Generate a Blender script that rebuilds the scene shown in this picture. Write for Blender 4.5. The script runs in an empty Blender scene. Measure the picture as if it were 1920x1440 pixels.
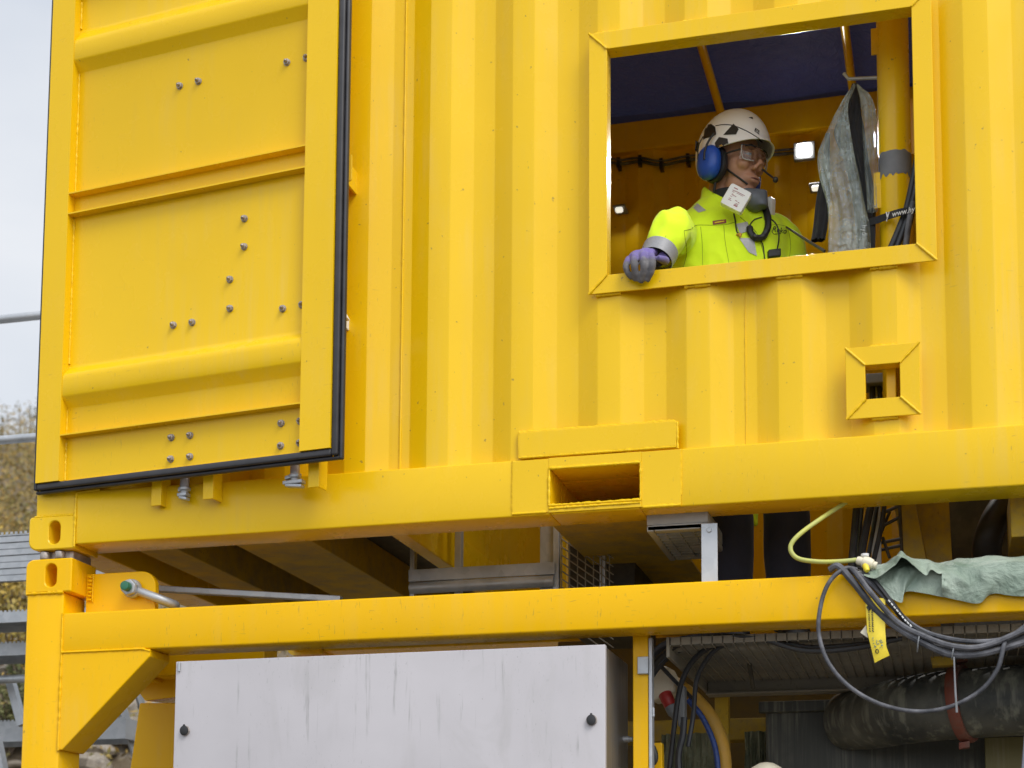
import bpy, bmesh, math, random
from mathutils import Vector, Matrix, noise
from mathutils.bvhtree import BVHTree

sc = bpy.context.scene
COL = sc.collection
rad = math.radians
random.seed(7)

# ------------------------------------------------------------------ mesh helpers
class MB:
    """collects polygons and links them as one mesh object"""
    def __init__(s):
        s.v = []; s.f = []; s.cuts = []
    def add(s, vs, fs):
        n = len(s.v); s.cuts.append((n, len(s.f)))
        s.v += [tuple(p) for p in vs]
        s.f += [tuple(i + n for i in f) for f in fs]
    def box(s, x0, x1, y0, y1, z0, z1):
        s.add([(x0,y0,z0),(x1,y0,z0),(x1,y1,z0),(x0,y1,z0),(x0,y0,z1),(x1,y0,z1),(x1,y1,z1),(x0,y1,z1)],
              [(0,3,2,1),(4,5,6,7),(0,1,5,4),(1,2,6,5),(2,3,7,6),(3,0,4,7)])
    def obox(s, c, ax, ay, az):
        """box round c with half-axis vectors"""
        c = Vector(c); ax = Vector(ax); ay = Vector(ay); az = Vector(az)
        vs = [c + ax*i + ay*j + az*k for k in (-1,1) for (i,j) in ((-1,-1),(1,-1),(1,1),(-1,1))]
        s.add(vs, [(0,3,2,1),(4,5,6,7),(0,1,5,4),(1,2,6,5),(2,3,7,6),(3,0,4,7)])
    def bar(s, a, b, w, h, up=(0,0,1)):
        a = Vector(a); b = Vector(b); d = (b - a)
        t = d.normalized(); u = Vector(up); sd = t.cross(u)
        if sd.length < 1e-5: sd = t.cross(Vector((1,0,0)))
        sd.normalize(); u = sd.cross(t)
        s.obox((a + b)/2, d/2, sd*w/2, u*h/2)
    def prism(s, poly, y0, y1, axis='y'):
        """extrude a 2-D polygon; axis y: poly is (x,z); x: (y,z); z: (x,y)"""
        def P(p, t):
            return {'y': (p[0], t, p[1]), 'x': (t, p[0], p[1]), 'z': (p[0], p[1], t)}[axis]
        n = len(poly)
        vs = [P(p, y0) for p in poly] + [P(p, y1) for p in poly]
        fs = [tuple(range(n)), tuple(range(2*n-1, n-1, -1))]
        fs += [(i, i + n, (i+1) % n + n, (i+1) % n) for i in range(n)]
        s.add(vs, fs)
    def tube(s, pts, r, n=8, cap=True, res=0, ell=None):
        """tube along pts; r a number or a list; res > 0: spline resample with res steps a span"""
        pts = [Vector(p) for p in pts]
        rs = list(r) if isinstance(r, (list, tuple)) else [r]*len(pts)
        if res:
            P = [pts[0]*2 - pts[1]] + pts + [pts[-1]*2 - pts[-2]]
            R = [rs[0]] + rs + [rs[-1]]
            q = []; qr = []
            for i in range(1, len(P)-2):
                for k in range(res):
                    t = k/res
                    q.append(0.5*((2*P[i]) + (P[i+1]-P[i-1])*t + (2*P[i-1]-5*P[i]+4*P[i+1]-P[i+2])*t*t + (3*P[i]-P[i-1]-3*P[i+1]+P[i+2])*t**3))
                    qr.append(R[i]*(1-t) + R[i+1]*t)
            q.append(pts[-1]); qr.append(rs[-1])
            pts, rs = q, qr
        m = len(pts)
        u = None; vs = []
        for i, p in enumerate(pts):
            t = (pts[min(i+1, m-1)] - pts[max(i-1, 0)])
            if t.length < 1e-9: t = Vector((0,0,1))
            t.normalize()
            if u is None:
                u = t.orthogonal().normalized()
            else:
                u = (u - t*u.dot(t))
                if u.length < 1e-6: u = t.orthogonal()
                u.normalize()
            w = t.cross(u)
            for k in range(n):
                a = 2*math.pi*k/n
                vs.append(p + (u*math.cos(a) + w*math.sin(a))*rs[i])
        fs = [(i*n+k, i*n+(k+1) % n, (i+1)*n+(k+1) % n, (i+1)*n+k) for i in range(m-1) for k in range(n)]
        if cap:
            fs += [tuple(range(n-1, -1, -1)), tuple((m-1)*n+k for k in range(n))]
        s.add(vs, fs)
    def lathe(s, prof, c, ax, n=20, cap=True):
        """prof: (radius, height) pairs along axis ax from c"""
        c = Vector(c); ax = Vector(ax).normalized(); u = ax.orthogonal().normalized(); w = ax.cross(u)
        m = len(prof); vs = []
        for (r, h) in prof:
            for k in range(n):
                a = 2*math.pi*k/n
                vs.append(c + ax*h + (u*math.cos(a) + w*math.sin(a))*r)
        fs = [(i*n+k, i*n+(k+1) % n, (i+1)*n+(k+1) % n, (i+1)*n+k) for i in range(m-1) for k in range(n)]
        if cap:
            fs += [tuple(range(n-1, -1, -1)), tuple((m-1)*n+k for k in range(n))]
        s.add(vs, fs)
    def ell(s, c, r, M=None, nu=20, nv=12):
        """ellipsoid with radii r, axes given by the columns of M"""
        c = Vector(c); M = M or Matrix.Identity(3)
        vs = []; fs = []
        for i in range(nv+1):
            th = math.pi*i/nv
            for k in range(nu):
                a = 2*math.pi*k/nu
                vs.append(c + M @ Vector((r[0]*math.sin(th)*math.cos(a), r[1]*math.sin(th)*math.sin(a), r[2]*math.cos(th))))
        for i in range(nv):
            for k in range(nu):
                fs.append((i*nu+k, (i+1)*nu+k, (i+1)*nu+(k+1) % nu, i*nu+(k+1) % nu))
        s.add(vs, fs)
    def loft(s, rings, cap=True):
        n = len(rings[0]); m = len(rings); vs = [p for r in rings for p in r]
        fs = [(i*n+k, i*n+(k+1) % n, (i+1)*n+(k+1) % n, (i+1)*n+k) for i in range(m-1) for k in range(n)]
        if cap: fs += [tuple(range(n-1, -1, -1)), tuple((m-1)*n+k for k in range(n))]
        s.add(vs, fs)
    def grid(s, rows):
        n = len(rows[0]); vs = [p for r in rows for p in r]
        s.add(vs, [(i*n+k, i*n+k+1, (i+1)*n+k+1, (i+1)*n+k) for i in range(len(rows)-1) for k in range(n-1)])
    def build_each(s, name, mat, parent=None, **kw):
        """every piece added as an object of its own"""
        o = []
        ends = s.cuts[1:] + [(len(s.v), len(s.f))]
        for (a, fa), (b, fb) in zip(s.cuts, ends):
            k = MB(); k.add(s.v[a:b], [tuple(i - a for i in f) for f in s.f[fa:fb]]); o.append(k.build(name, mat, parent, **kw))
        return o
    def build(s, name, mat, parent=None, bevel=0, seg=2, smooth=False, recalc=True, loc=None, merge=0):
        me = bpy.data.meshes.new(name)
        me.from_pydata(s.v, [], s.f)
        bm = bmesh.new(); bm.from_mesh(me)
        if merge: bmesh.ops.remove_doubles(bm, verts=bm.verts, dist=merge)
        if recalc: bmesh.ops.recalc_face_normals(bm, faces=bm.faces)
        if bevel:
            es = [e for e in bm.edges if len(e.link_faces) == 2 and e.calc_face_angle(0) > rad(32)]
            bmesh.ops.bevel(bm, geom=es, offset=bevel, segments=seg, profile=0.5, affect='EDGES', clamp_overlap=True)
        if smooth is not False:
            ang = rad(40) if smooth is True else rad(smooth)
            for f in bm.faces: f.smooth = True
            for e in bm.edges:
                if len(e.link_faces) == 2 and e.calc_face_angle(0) > ang: e.smooth = False
        bm.to_mesh(me); bm.free()
        return link(name, me, mat, parent)

def link(name, me, mat, parent=None):
    o = bpy.data.objects.new(name, me); COL.objects.link(o)
    if mat:
        me.materials.clear(); me.materials.append(mat)
    if parent is not None: adopt(o, parent)
    return o

WLOC = {}
def adopt(o, parent):
    """parent o (built in world metres) to parent; things are Empties without rotation"""
    o.parent = parent
    if parent.type == 'EMPTY':
        o.location = -Vector(parent.location)

def tag(o, label, cat, group=None, kind=None):
    o['label'] = label; o['category'] = cat
    if group: o['group'] = group
    if kind: o['kind'] = kind
    return o

def thing(name, loc, label, cat, group=None):
    o = bpy.data.objects.new(name, None); COL.objects.link(o)
    o.location = loc; o.empty_display_size = 0.1
    return tag(o, label, cat, group)

def structure(o):
    o['kind'] = 'structure'; return o

def bake(o):
    dg = bpy.context.evaluated_depsgraph_get(); dg.update()
    me = bpy.data.meshes.new_from_object(o.evaluated_get(dg))
    o.modifiers.clear(); old = o.data; o.data = me; me.name = o.name
    return o

def remesh(o, vox, it=4, fac=0.5, sub=False):
    m = o.modifiers.new('r', 'REMESH'); m.mode = 'VOXEL'; m.voxel_size = vox; m.use_smooth_shade = True
    if it:
        k = o.modifiers.new('s', 'SMOOTH'); k.iterations = it; k.factor = fac
    bake(o)
    for p in o.data.polygons: p.use_smooth = True
    return o

def text_obj(name, body, size, M, mat, parent, ext=0.0006, bvh=None, d=None, lift=0.002, align='CENTER', shear=0):
    cu = bpy.data.curves.new(name, 'FONT'); cu.body = body; cu.size = size; cu.extrude = ext
    cu.align_x = align; cu.align_y = 'CENTER'; cu.resolution_u = 3; cu.shear = shear
    t = bpy.data.objects.new(name, cu); COL.objects.link(t)
    dg = bpy.context.evaluated_depsgraph_get()
    me = bpy.data.meshes.new_from_object(t.evaluated_get(dg))
    bpy.data.objects.remove(t)
    me.transform(M)
    if bvh:
        for v in me.vertices:
            h = bvh.ray_cast(v.co - d*0.6, d)
            if h[0] is not None: v.co = h[0] - d*lift
    return link(name, me, mat, parent)

def frameM(o, x, y):
    """matrix with origin o, x axis x and y axis y"""
    x = Vector(x).normalized(); y = Vector(y); y = (y - x*y.dot(x)).normalized(); z = x.cross(y)
    M = Matrix((x, y, z)).transposed().to_4x4(); M.translation = Vector(o)
    return M

def bead(mb, pts, r=0.004, step=0.006, jit=0.35, n=6):
    """a weld bead: a lumpy small tube along pts"""
    q = []; rr = []
    pts = [Vector(p) for p in pts]
    for a, b in zip(pts[:-1], pts[1:]):
        k = max(2, int((b - a).length/step))
        for i in range(k):
            q.append(a.lerp(b, i/k)); rr.append(r*(1 + random.uniform(-jit, jit)))
    q.append(pts[-1]); rr.append(r)
    mb.tube(q, rr, n)

# ------------------------------------------------------------------ materials
class NT:
    def __init__(s, name):
        s.m = bpy.data.materials.new(name); s.m.use_nodes = True
        s.t = s.m.node_tree; s.n = s.t.nodes; s.l = s.t.links
        s.b = s.n['Principled BSDF']
        s.tc = s.n.new('ShaderNodeTexCoord')
        s.co = s.tc.outputs['Object']
    def mapping(s, scale=(1,1,1), rot=(0,0,0), loc=(0,0,0)):
        k = s.n.new('ShaderNodeMapping'); k.inputs['Scale'].default_value = scale; k.inputs['Rotation'].default_value = rot; k.inputs['Location'].default_value = loc
        s.l.new(s.co, k.inputs['Vector']); return k.outputs[0]
    def noise(s, scale=5, detail=4, rough=0.55, vec=None, dist=0):
        k = s.n.new('ShaderNodeTexNoise'); k.inputs['Scale'].default_value = scale; k.inputs['Detail'].default_value = detail
        k.inputs['Roughness'].default_value = rough; k.inputs['Distortion'].default_value = dist
        s.l.new(vec or s.co, k.inputs['Vector']); return k.outputs['Fac']
    def voro(s, scale=5, vec=None, feature='F1', out='Distance'):
        k = s.n.new('ShaderNodeTexVoronoi'); k.inputs['Scale'].default_value = scale; k.feature = feature
        s.l.new(vec or s.co, k.inputs['Vector']); return k.outputs[out]
    def ramp(s, fac, stops, interp='LINEAR'):
        k = s.n.new('ShaderNodeValToRGB'); e = k.color_ramp; e.interpolation = interp
        while len(e.elements) < len(stops): e.elements.new(0.5)
        for el, (p, c) in zip(e.elements, stops):
            el.position = p
            el.color = (c, c, c, 1) if isinstance(c, (int, float)) else (*c, 1)
        s.l.new(fac, k.inputs[0]); return k.outputs[0]
    def mix(s, fac, a, b, blend='MIX'):
        k = s.n.new('ShaderNodeMix'); k.data_type = 'RGBA'; k.blend_type = blend
        for sock, val in ((k.inputs[0], fac), (k.inputs[6], a), (k.inputs[7], b)):
            if hasattr(val, 'node'): s.l.new(val, sock)
            elif isinstance(val, (int, float)): sock.default_value = val
            else: sock.default_value = (*val, 1)
        return k.outputs[2]
    def math(s, op, a, b=0.0):
        k = s.n.new('ShaderNodeMath'); k.operation = op
        for sock, val in ((k.inputs[0], a), (k.inputs[1], b)):
            if hasattr(val, 'node'): s.l.new(val, sock)
            else: sock.default_value = val
        return k.outputs[0]
    def bump(s, h, strength=0.2, dist=0.01, prev=None):
        k = s.n.new('ShaderNodeBump'); k.inputs['Strength'].default_value = strength; k.inputs['Distance'].default_value = dist
        s.l.new(h, k.inputs['Height'])
        if prev is not None: s.l.new(prev, k.inputs['Normal'])
        s.l.new(k.outputs[0], s.b.inputs['Normal']); return k.outputs[0]
    def set(s, **kw):
        for k, v in kw.items():
            k = {'col': 'Base Color', 'rough': 'Roughness', 'metal': 'Metallic', 'spec': 'Specular IOR Level', 'coat': 'Coat Weight',
                 'coatr': 'Coat Roughness', 'trans': 'Transmission Weight', 'alpha': 'Alpha', 'sheen': 'Sheen Weight', 'sss': 'Subsurface Weight',
                 'em': 'Emission Color', 'ems': 'Emission Strength', 'ior': 'IOR'}[k]
            sk = s.b.inputs[k]
            if hasattr(v, 'node'): s.l.new(v, sk)
            elif isinstance(v, (tuple, list)): sk.default_value = (*v, 1)
            else: sk.default_value = v
        return s.m

def plain(name, col, rough=0.5, metal=0, var=0.12, scale=30, bump=0.0, spec=0.5):
    n = NT(name)
    f = n.noise(scale, 5)
    c = n.ramp(f, [(0.3, tuple(x*(1-var) for x in col)), (0.7, tuple(min(1, x*(1+var)) for x in col))])
    if bump: n.bump(n.noise(scale*4, 3), bump, 0.003)
    return n.set(col=c, rough=rough, metal=metal, spec=spec)

M = {}
def yellow(name, base, dirt=0.25, spec=0.5):
    n = NT(name)
    big = n.noise(1.3, 3)
    c = n.mix(n.ramp(big, [(0.3, 0), (0.7, 1)]), tuple(x*0.95 for x in base), tuple(min(1, x*1.03) for x in base))
    # dust: pale greyish film in vertical runs and small specks
    runs = n.noise(3.0, 6, 0.6, n.mapping((9, 9, 0.6)))
    patch = n.noise(1.7, 4)
    d = n.math('MULTIPLY', n.ramp(runs, [(0.46, 0), (0.66, 1)]), n.ramp(patch, [(0.45, 0), (0.75, 1)]))
    c = n.mix(n.math('MULTIPLY', d, dirt), c, (0.62, 0.50, 0.26))
    sp = n.noise(55, 2, 0.5)
    c = n.mix(n.ramp(sp, [(0.735, 0), (0.765, 0.55)]), c, (0.17, 0.12, 0.05))
    # fine scuffs and short scratches
    q1 = n.noise(1.0, 2, 0.4, n.mapping((150, 150, 26), (0, rad(24), 0)))
    q2 = n.noise(1.0, 2, 0.4, n.mapping((24, 24, 150), (0, rad(-8), 0), (3.1, 1.7, 0.4)))
    q = n.math('MULTIPLY', n.math('MAXIMUM', n.ramp(q1, [(0.70, 0), (0.73, 1)]), n.ramp(q2, [(0.71, 0), (0.74, 1)])), n.ramp(n.noise(1.1, 3), [(0.50, 0), (0.62, 0.42)]))
    c = n.mix(q, c, (0.34, 0.22, 0.05))
    r = n.ramp(n.noise(6, 4), [(0.3, 0.20), (0.7, 0.32)])
    b1 = n.bump(n.noise(160, 2), 0.05, 0.002)
    n.bump(n.noise(2.2, 2), 0.10, 0.02, b1)
    return n.set(col=c, rough=r, spec=spec)
M['yellow'] = yellow('yellow_paint', (0.82, 0.512, 0.004), 0.22, 0.27)
M['yellow_frame'] = yellow('yellow_frame_paint', (0.86, 0.480, 0.001), 0.20, 0.17)

def galv(name='galvanised'):
    n = NT(name)
    v = n.voro(28, out='Color')
    f = n.noise(7, 5)
    c = n.ramp(f, [(0.25, (0.30, 0.32, 0.34)), (0.75, (0.52, 0.54, 0.56))])
    sx = n.n.new('ShaderNodeSeparateColor'); n.l.new(v, sx.inputs[0]); c = n.mix(n.math('MULTIPLY', sx.outputs[0], 0.35), c, (0.62, 0.635, 0.65))
    r = n.ramp(f, [(0.3, 0.38), (0.7, 0.6)])
    n.bump(n.noise(90, 3), 0.08, 0.002)
    return n.set(col=c, rough=r, metal=0.55)
M['galv'] = galv()
def dusty0(name, base, dust, amt=0.6):
    n = NT(name)
    f = n.noise(9, 7, 0.7); g = n.noise(60, 3, 0.6)
    c = n.mix(n.ramp(f, [(0.40, 0), (0.68, amt)]), base, dust)
    c = n.mix(n.ramp(g, [(0.60, 0), (0.72, 0.5)]), c, tuple(x*0.35 for x in base))
    n.bump(g, 0.1, 0.002)
    return n.set(col=c, rough=0.62)
M['steel'] = plain('bolt_steel', (0.34, 0.30, 0.27), 0.45, 0.5, 0.35, 60, 0.2)
M['grimy'] = dusty0('grimy_yellow_paint', (0.52, 0.335, 0.010), (0.26, 0.20, 0.08), 0.85)
M['galv_grimy'] = dusty0('grimy_galvanised', (0.24, 0.22, 0.18), (0.36, 0.32, 0.22), 0.5)
M['helmet'] = plain('helmet_shell', (0.86, 0.86, 0.85), 0.28, 0, 0.03, 8)
M['rubber'] = plain('gasket_rubber', (0.030, 0.029, 0.032), 0.48, 0, 0.3, 12, 0.05)
M['cable'] = plain('cable_sheath', (0.022, 0.023, 0.026), 0.45, 0, 0.4, 20, 0.05)
def dusty(name, base, dust, amt=0.6):
    n = NT(name)
    f = n.noise(14, 6, 0.65)
    c = n.mix(n.ramp(f, [(0.42, 0), (0.72, amt)]), base, dust)
    n.bump(n.noise(120, 3), 0.1, 0.002)
    return n.set(col=c, rough=0.6)
M['cable_dusty'] = dusty('dusty_cable', (0.045, 0.047, 0.055), (0.22, 0.22, 0.24), 0.75)
M['plate_dark'] = dusty('dark_steel', (0.05, 0.045, 0.035), (0.14, 0.12, 0.08), 0.6)
M['white'] = plain('white_plastic', (0.74, 0.73, 0.70), 0.35, 0, 0.05, 8)
M['cream'] = plain('cream_plastic', (0.72, 0.66, 0.50), 0.5, 0, 0.08, 20)
M['black'] = plain('black_plastic', (0.016, 0.016, 0.017), 0.45, 0, 0.3, 20)
M['grey'] = plain('grey_plastic', (0.20, 0.21, 0.22), 0.5, 0, 0.15, 20)
M['red'] = plain('red_plastic', (0.42, 0.03, 0.025), 0.4, 0, 0.15, 20)
M['redpaint'] = dusty('red_brown_paint', (0.20, 0.050, 0.028), (0.14, 0.10, 0.075), 0.95)
M['blue'] = plain('blue_plastic', (0.012, 0.075, 0.42), 0.38, 0, 0.12, 25, 0.03)
M['green'] = plain('green_paint', (0.02, 0.14, 0.075), 0.4, 0, 0.1, 20)

def cabinet_mat():
    n = NT('cabinet_paint')
    base = (0.50, 0.478, 0.492)
    f = n.noise(2.0, 4)
    c = n.mix(n.ramp(f, [(0.3, 0), (0.7, 1)]), tuple(x*0.88 for x in base), tuple(x*1.05 for x in base))
    # thin irregular runs
    vec = n.mapping((38, 38, 1.6))
    runs = n.noise(1.0, 5, 0.7, vec, 0.25)
    patch = n.noise(5.0, 3, 0.5)
    a = n.math('MULTIPLY', n.ramp(runs, [(0.57, 0), (0.66, 1)]), n.ramp(patch, [(0.46, 0), (0.62, 1)]))
    c = n.mix(n.math('MULTIPLY', a, 0.8), c, (0.24, 0.235, 0.225))
    sm = n.noise(1.0, 6, 0.65, n.mapping((5, 5, 2.2)), 0.8)
    c = n.mix(n.ramp(sm, [(0.50, 0), (0.74, 0.40)]), c, (0.33, 0.315, 0.30))
    # short slanted scratches and specks
    vec2 = n.mapping((190, 190, 48), (0, rad(32), 0))
    sc_ = n.noise(1.0, 2, 0.4, vec2)
    c = n.mix(n.math('MULTIPLY', n.ramp(sc_, [(0.66, 0), (0.70, 0.7)]), n.ramp(n.noise(2.3, 5, 0.6), [(0.46, 0), (0.62, 1)])), c, (0.20, 0.195, 0.19))
    sp = n.noise(130, 2, 0.5)
    c = n.mix(n.ramp(sp, [(0.72, 0), (0.75, 0.5)]), c, (0.20, 0.19, 0.17))
    n.bump(n.noise(3, 2), 0.05, 0.01)
    return n.set(col=c, rough=0.45, spec=0.3)
M['cabinet'] = cabinet_mat()
def brushed():
    n = NT('brushed_steel')
    f = n.noise(1.0, 4, 0.6, n.mapping((160, 160, 2)))
    c = n.ramp(f, [(0.3, (0.26, 0.26, 0.26)), (0.7, (0.46, 0.46, 0.46))])
    return n.set(col=c, rough=0.42, metal=0.8)
M['brushed'] = brushed()

def tarp_mat(name, a, b, rough=0.55, weave=True):
    n = NT(name)
    f = n.noise(6, 6, 0.6)
    c = n.ramp(f, [(0.3, a), (0.72, b)])
    sp = n.noise(60, 4, 0.6)
    c = n.mix(n.ramp(sp, [(0.6, 0), (0.8, 0.4)]), c, tuple(x*0.55 for x in a))
    n.bump(n.noise(13, 6, 0.6, None, 0.6), 0.7, 0.03)
    return n.set(col=c, rough=rough, spec=0.35)
M['tarp_green'] = tarp_mat('green_tarpaulin', (0.11, 0.17, 0.12), (0.40, 0.47, 0.39), 0.5)
def roof_mat():
    m = tarp_mat('blue_tarpaulin', (0.04, 0.045, 0.16), (0.06, 0.066, 0.24), 0.40)
    t = m.node_tree; b = t.nodes['Principled BSDF']; b.inputs['Specular IOR Level'].default_value = 0.12; o = t.nodes['Material Output']
    tr = t.nodes.new('ShaderNodeBsdfTranslucent'); tr.inputs['Color'].default_value = (0.0045, 0.0048, 0.010, 1)
    ad = t.nodes.new('ShaderNodeAddShader')
    t.links.new(b.outputs[0], ad.inputs[0]); t.links.new(tr.outputs[0], ad.inputs[1]); t.links.new(ad.outputs[0], o.inputs['Surface'])
    return m
M['tarp_blue'] = roof_mat()
M['tarp_old'] = tarp_mat('old_green_sheet', (0.16, 0.18, 0.12), (0.32, 0.34, 0.24), 0.5)

def streaky(name, a, b):
    n = NT(name)
    s1 = n.noise(1.0, 6, 0.7, n.mapping((34, 34, 0.9)), 1.2)
    s2 = n.noise(1.0, 5, 0.6, n.mapping((14, 14, 0.7)))
    k = n.ramp(s1, [(0.47, 0), (0.64, 1)])
    k = n.math('MULTIPLY', k, n.ramp(s2, [(0.40, 0.0), (0.66, 1)]))
    k = n.math('MULTIPLY', k, n.ramp(n.noise(2.6, 5, 0.6), [(0.38, 0.1), (0.62, 1)]))
    c = n.mix(n.math('MULTIPLY', k, 0.8), a, b)
    return n.set(col=c, rough=0.55)
M['streak'] = streaky('slurry_streaked_steel', (0.055, 0.058, 0.050), (0.46, 0.46, 0.36))

def hose_mat():
    n = NT('stained_hose')
    f = n.noise(5, 6, 0.6); g = n.noise(1.0, 4, 0.6, n.mapping((22, 22, 3)))
    c = n.mix(n.ramp(f, [(0.35, 0), (0.75, 0.8)]), (0.034, 0.037, 0.034), (0.19, 0.185, 0.145))
    c = n.mix(n.ramp(g, [(0.52, 0), (0.66, 0.7)]), c, (0.26, 0.26, 0.20))
    n.bump(n.noise(40, 4), 0.15, 0.004)
    return n.set(col=c, rough=0.55)
M['hose_stained'] = hose_mat()
M['cuff_band'] = plain('cuff_band', (0.25, 0.25, 0.26), 0.5, 0.1, 0.1, 200)
def skin_mat():
    n = NT('skin')
    f = n.noise(22, 4)
    c = n.ramp(f, [(0.3, (0.36, 0.175, 0.105)), (0.7, (0.48, 0.25, 0.155))])
    n.bump(n.noise(300, 3), 0.1, 0.001)
    return n.set(col=c, rough=0.5)
M['skin'] = skin_mat()
M['lips'] = plain('lips', (0.20, 0.065, 0.05), 0.45, 0, 0.1, 60)
M['hair'] = plain('stubble_hair', (0.02, 0.016, 0.013), 0.7, 0, 0.3, 200)
def cloth(name, col, var=0.1, rough=0.85):
    n = NT(name)
    f = n.noise(9, 5)
    c = n.ramp(f, [(0.3, tuple(x*(1-var) for x in col)), (0.7, tuple(min(1, x*(1+var)) for x in col))])
    b1 = n.bump(n.noise(420, 2), 0.15, 0.001)
    n.bump(n.noise(26, 3, 0.5), 0.25, 0.008, b1)
    return n.set(col=c, rough=rough, sheen=0.15)
M['hivis'] = cloth('fluorescent_cloth', (0.70, 0.93, 0.01), 0.06)
M['navy'] = cloth('navy_cloth', (0.014, 0.015, 0.030), 0.25)
M['blackcloth'] = cloth('black_cloth', (0.014, 0.014, 0.016), 0.2)
M['reflect'] = plain('reflective_tape', (0.42, 0.42, 0.43), 0.45, 0.1, 0.08, 200)
M['dark_thread'] = plain('dark_thread', (0.24, 0.33, 0.01), 0.8)
def glove_mat():
    n = NT('glove_knit')
    z = n.n.new('ShaderNodeSeparateXYZ'); n.l.new(n.co, z.inputs[0])
    f = n.noise(60, 4)
    k = n.math('ADD', z.outputs[2], n.math('MULTIPLY', n.math('SUBTRACT', f, 0.5), 0.03))
    c = n.ramp(n.math('MULTIPLY', n.math('SUBTRACT', k, 3.40), 10.0), [(0.48, (0.105, 0.10, 0.105)), (0.68, (0.13, 0.105, 0.25)), (0.95, (0.17, 0.13, 0.36))])
    c = n.mix(n.ramp(n.noise(35, 4), [(0.5, 0), (0.75, 0.7)]), c, (0.24, 0.225, 0.22))
    n.bump(n.noise(350, 2), 0.3, 0.001)
    return n.set(col=c, rough=0.8)
M['glove'] = glove_mat()
def clear(name, col, rough, trans=0.9):
    n = NT(name)
    n.bump(n.noise(18, 4), 0.35, 0.01)
    return n.set(col=col, rough=rough, trans=trans, ior=1.35)
M['lens'] = NT('clear_lens').set(col=(0.98, 0.98, 0.97), rough=0.02, trans=1.0, ior=1.3)
def film():
    n = NT('plastic_film')
    n.bump(n.noise(26, 4, 0.55, None, 0.8), 0.9, 0.03)
    f = n.noise(7, 5, 0.6)
    a = n.ramp(f, [(0.38, 0.16), (0.66, 0.60)])
    return n.set(col=(0.46, 0.53, 0.50), rough=0.09, alpha=a, spec=1.0)
M['film'] = film()
M['lamp_on'] = NT('lamp_glow').set(col=(0.9, 0.9, 0.9), em=(1.0, 0.98, 0.92), ems=12.0)
M['lamp_low'] = NT('lamp_low_glow').set(col=(0.9, 0.9, 0.9), em=(1.0, 0.98, 0.85), ems=0.75)
M['tag'] = plain('tag_yellow', (0.78, 0.60, 0.03), 0.45, 0, 0.1, 30)
M['ink'] = plain('ink', (0.02, 0.02, 0.022), 0.6)
M['ink_red'] = plain('ink_red', (0.30, 0.06, 0.06), 0.6)
M['ink_blue'] = plain('ink_blue', (0.10, 0.22, 0.28), 0.6, 0, 0.4, 80)
M['ink_white'] = plain('ink_white', (0.75, 0.75, 0.73), 0.6)
M['hose_yg'] = dusty('yellow_green_hose', (0.50, 0.50, 0.10), (0.34, 0.40, 0.22), 0.6)
M['hose_orange'] = dusty('orange_hose', (0.52, 0.28, 0.03), (0.36, 0.24, 0.07), 0.5)
M['hose_blue'] = plain('blue_hose', (0.02, 0.05, 0.20), 0.5, 0, 0.4, 90)
M['grime'] = plain('grey_repair_paint', (0.17, 0.175, 0.18), 0.7, 0, 0.15, 20)

# ------------------------------------------------------------------ camera, sky, sun
cam = bpy.data.cameras.new('camera'); cam_o = bpy.data.objects.new('camera', cam); COL.objects.link(cam_o)
cam.sensor_width = 36; cam.lens = 3034/1920*36; cam.shift_x = 0.0002; cam.shift_y = 0.3584
cam.clip_start = 0.05; cam.clip_end = 3000
yw, pt, rl = -0.26733, 0.10499, -0.00585
fw = Vector((math.sin(yw)*math.cos(pt), math.cos(yw)*math.cos(pt), math.sin(pt)))
rt = Vector((math.cos(yw), -math.sin(yw), 0)); dn = fw.cross(rt)
r2 = rt*math.cos(rl) + dn*math.sin(rl); d2 = -rt*math.sin(rl) + dn*math.cos(rl)
cam_o.matrix_world = Matrix((( r2.x, -d2.x, -fw.x, 3.0819), (r2.y, -d2.y, -fw.y, -4.8764), (r2.z, -d2.z, -fw.z, 1.3797), (0,0,0,1)))
cam.dof.use_dof = True; cam.dof.focus_distance = 5.4; cam.dof.aperture_fstop = 4.0
sc.camera = cam_o

SUN_EL, SUN_AZ = rad(48), rad(132)        # azimuth clockwise from +Y
w = bpy.data.worlds.new('World'); sc.world = w; w.use_nodes = True
nt = w.node_tree; nt.nodes.clear()
out = nt.nodes.new('ShaderNodeOutputWorld'); bg = nt.nodes.new('ShaderNodeBackground')
sky = nt.nodes.new('ShaderNodeTexSky'); sky.sky_type = 'NISHITA'; sky.sun_disc = False
sky.sun_elevation = SUN_EL; sky.sun_rotation = SUN_AZ; sky.air_density = 1.6; sky.dust_density = 3.0
tc = nt.nodes.new('ShaderNodeTexCoord'); mp = nt.nodes.new('ShaderNodeMapping'); mp.inputs['Scale'].default_value = (1, 1, 2.2)
ns = nt.nodes.new('ShaderNodeTexNoise'); ns.inputs['Scale'].default_value = 2.6; ns.inputs['Detail'].default_value = 5
rp = nt.nodes.new('ShaderNodeValToRGB')
rp.color_ramp.elements[0].position = 0.30; rp.color_ramp.elements[0].color = (6.1, 6.7, 7.7, 1)
rp.color_ramp.elements[1].position = 0.68; rp.color_ramp.elements[1].color = (8.7, 8.9, 9.3, 1)
mx = nt.nodes.new('ShaderNodeMix'); mx.data_type = 'RGBA'; mx.inputs[0].default_value = 0.88
nt.links.new(tc.outputs['Generated'], mp.inputs['Vector']); nt.links.new(mp.outputs[0], ns.inputs['Vector'])
nt.links.new(ns.outputs['Fac'], rp.inputs[0])
nt.links.new(sky.outputs[0], mx.inputs[6]); nt.links.new(rp.outputs[0], mx.inputs[7])
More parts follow.
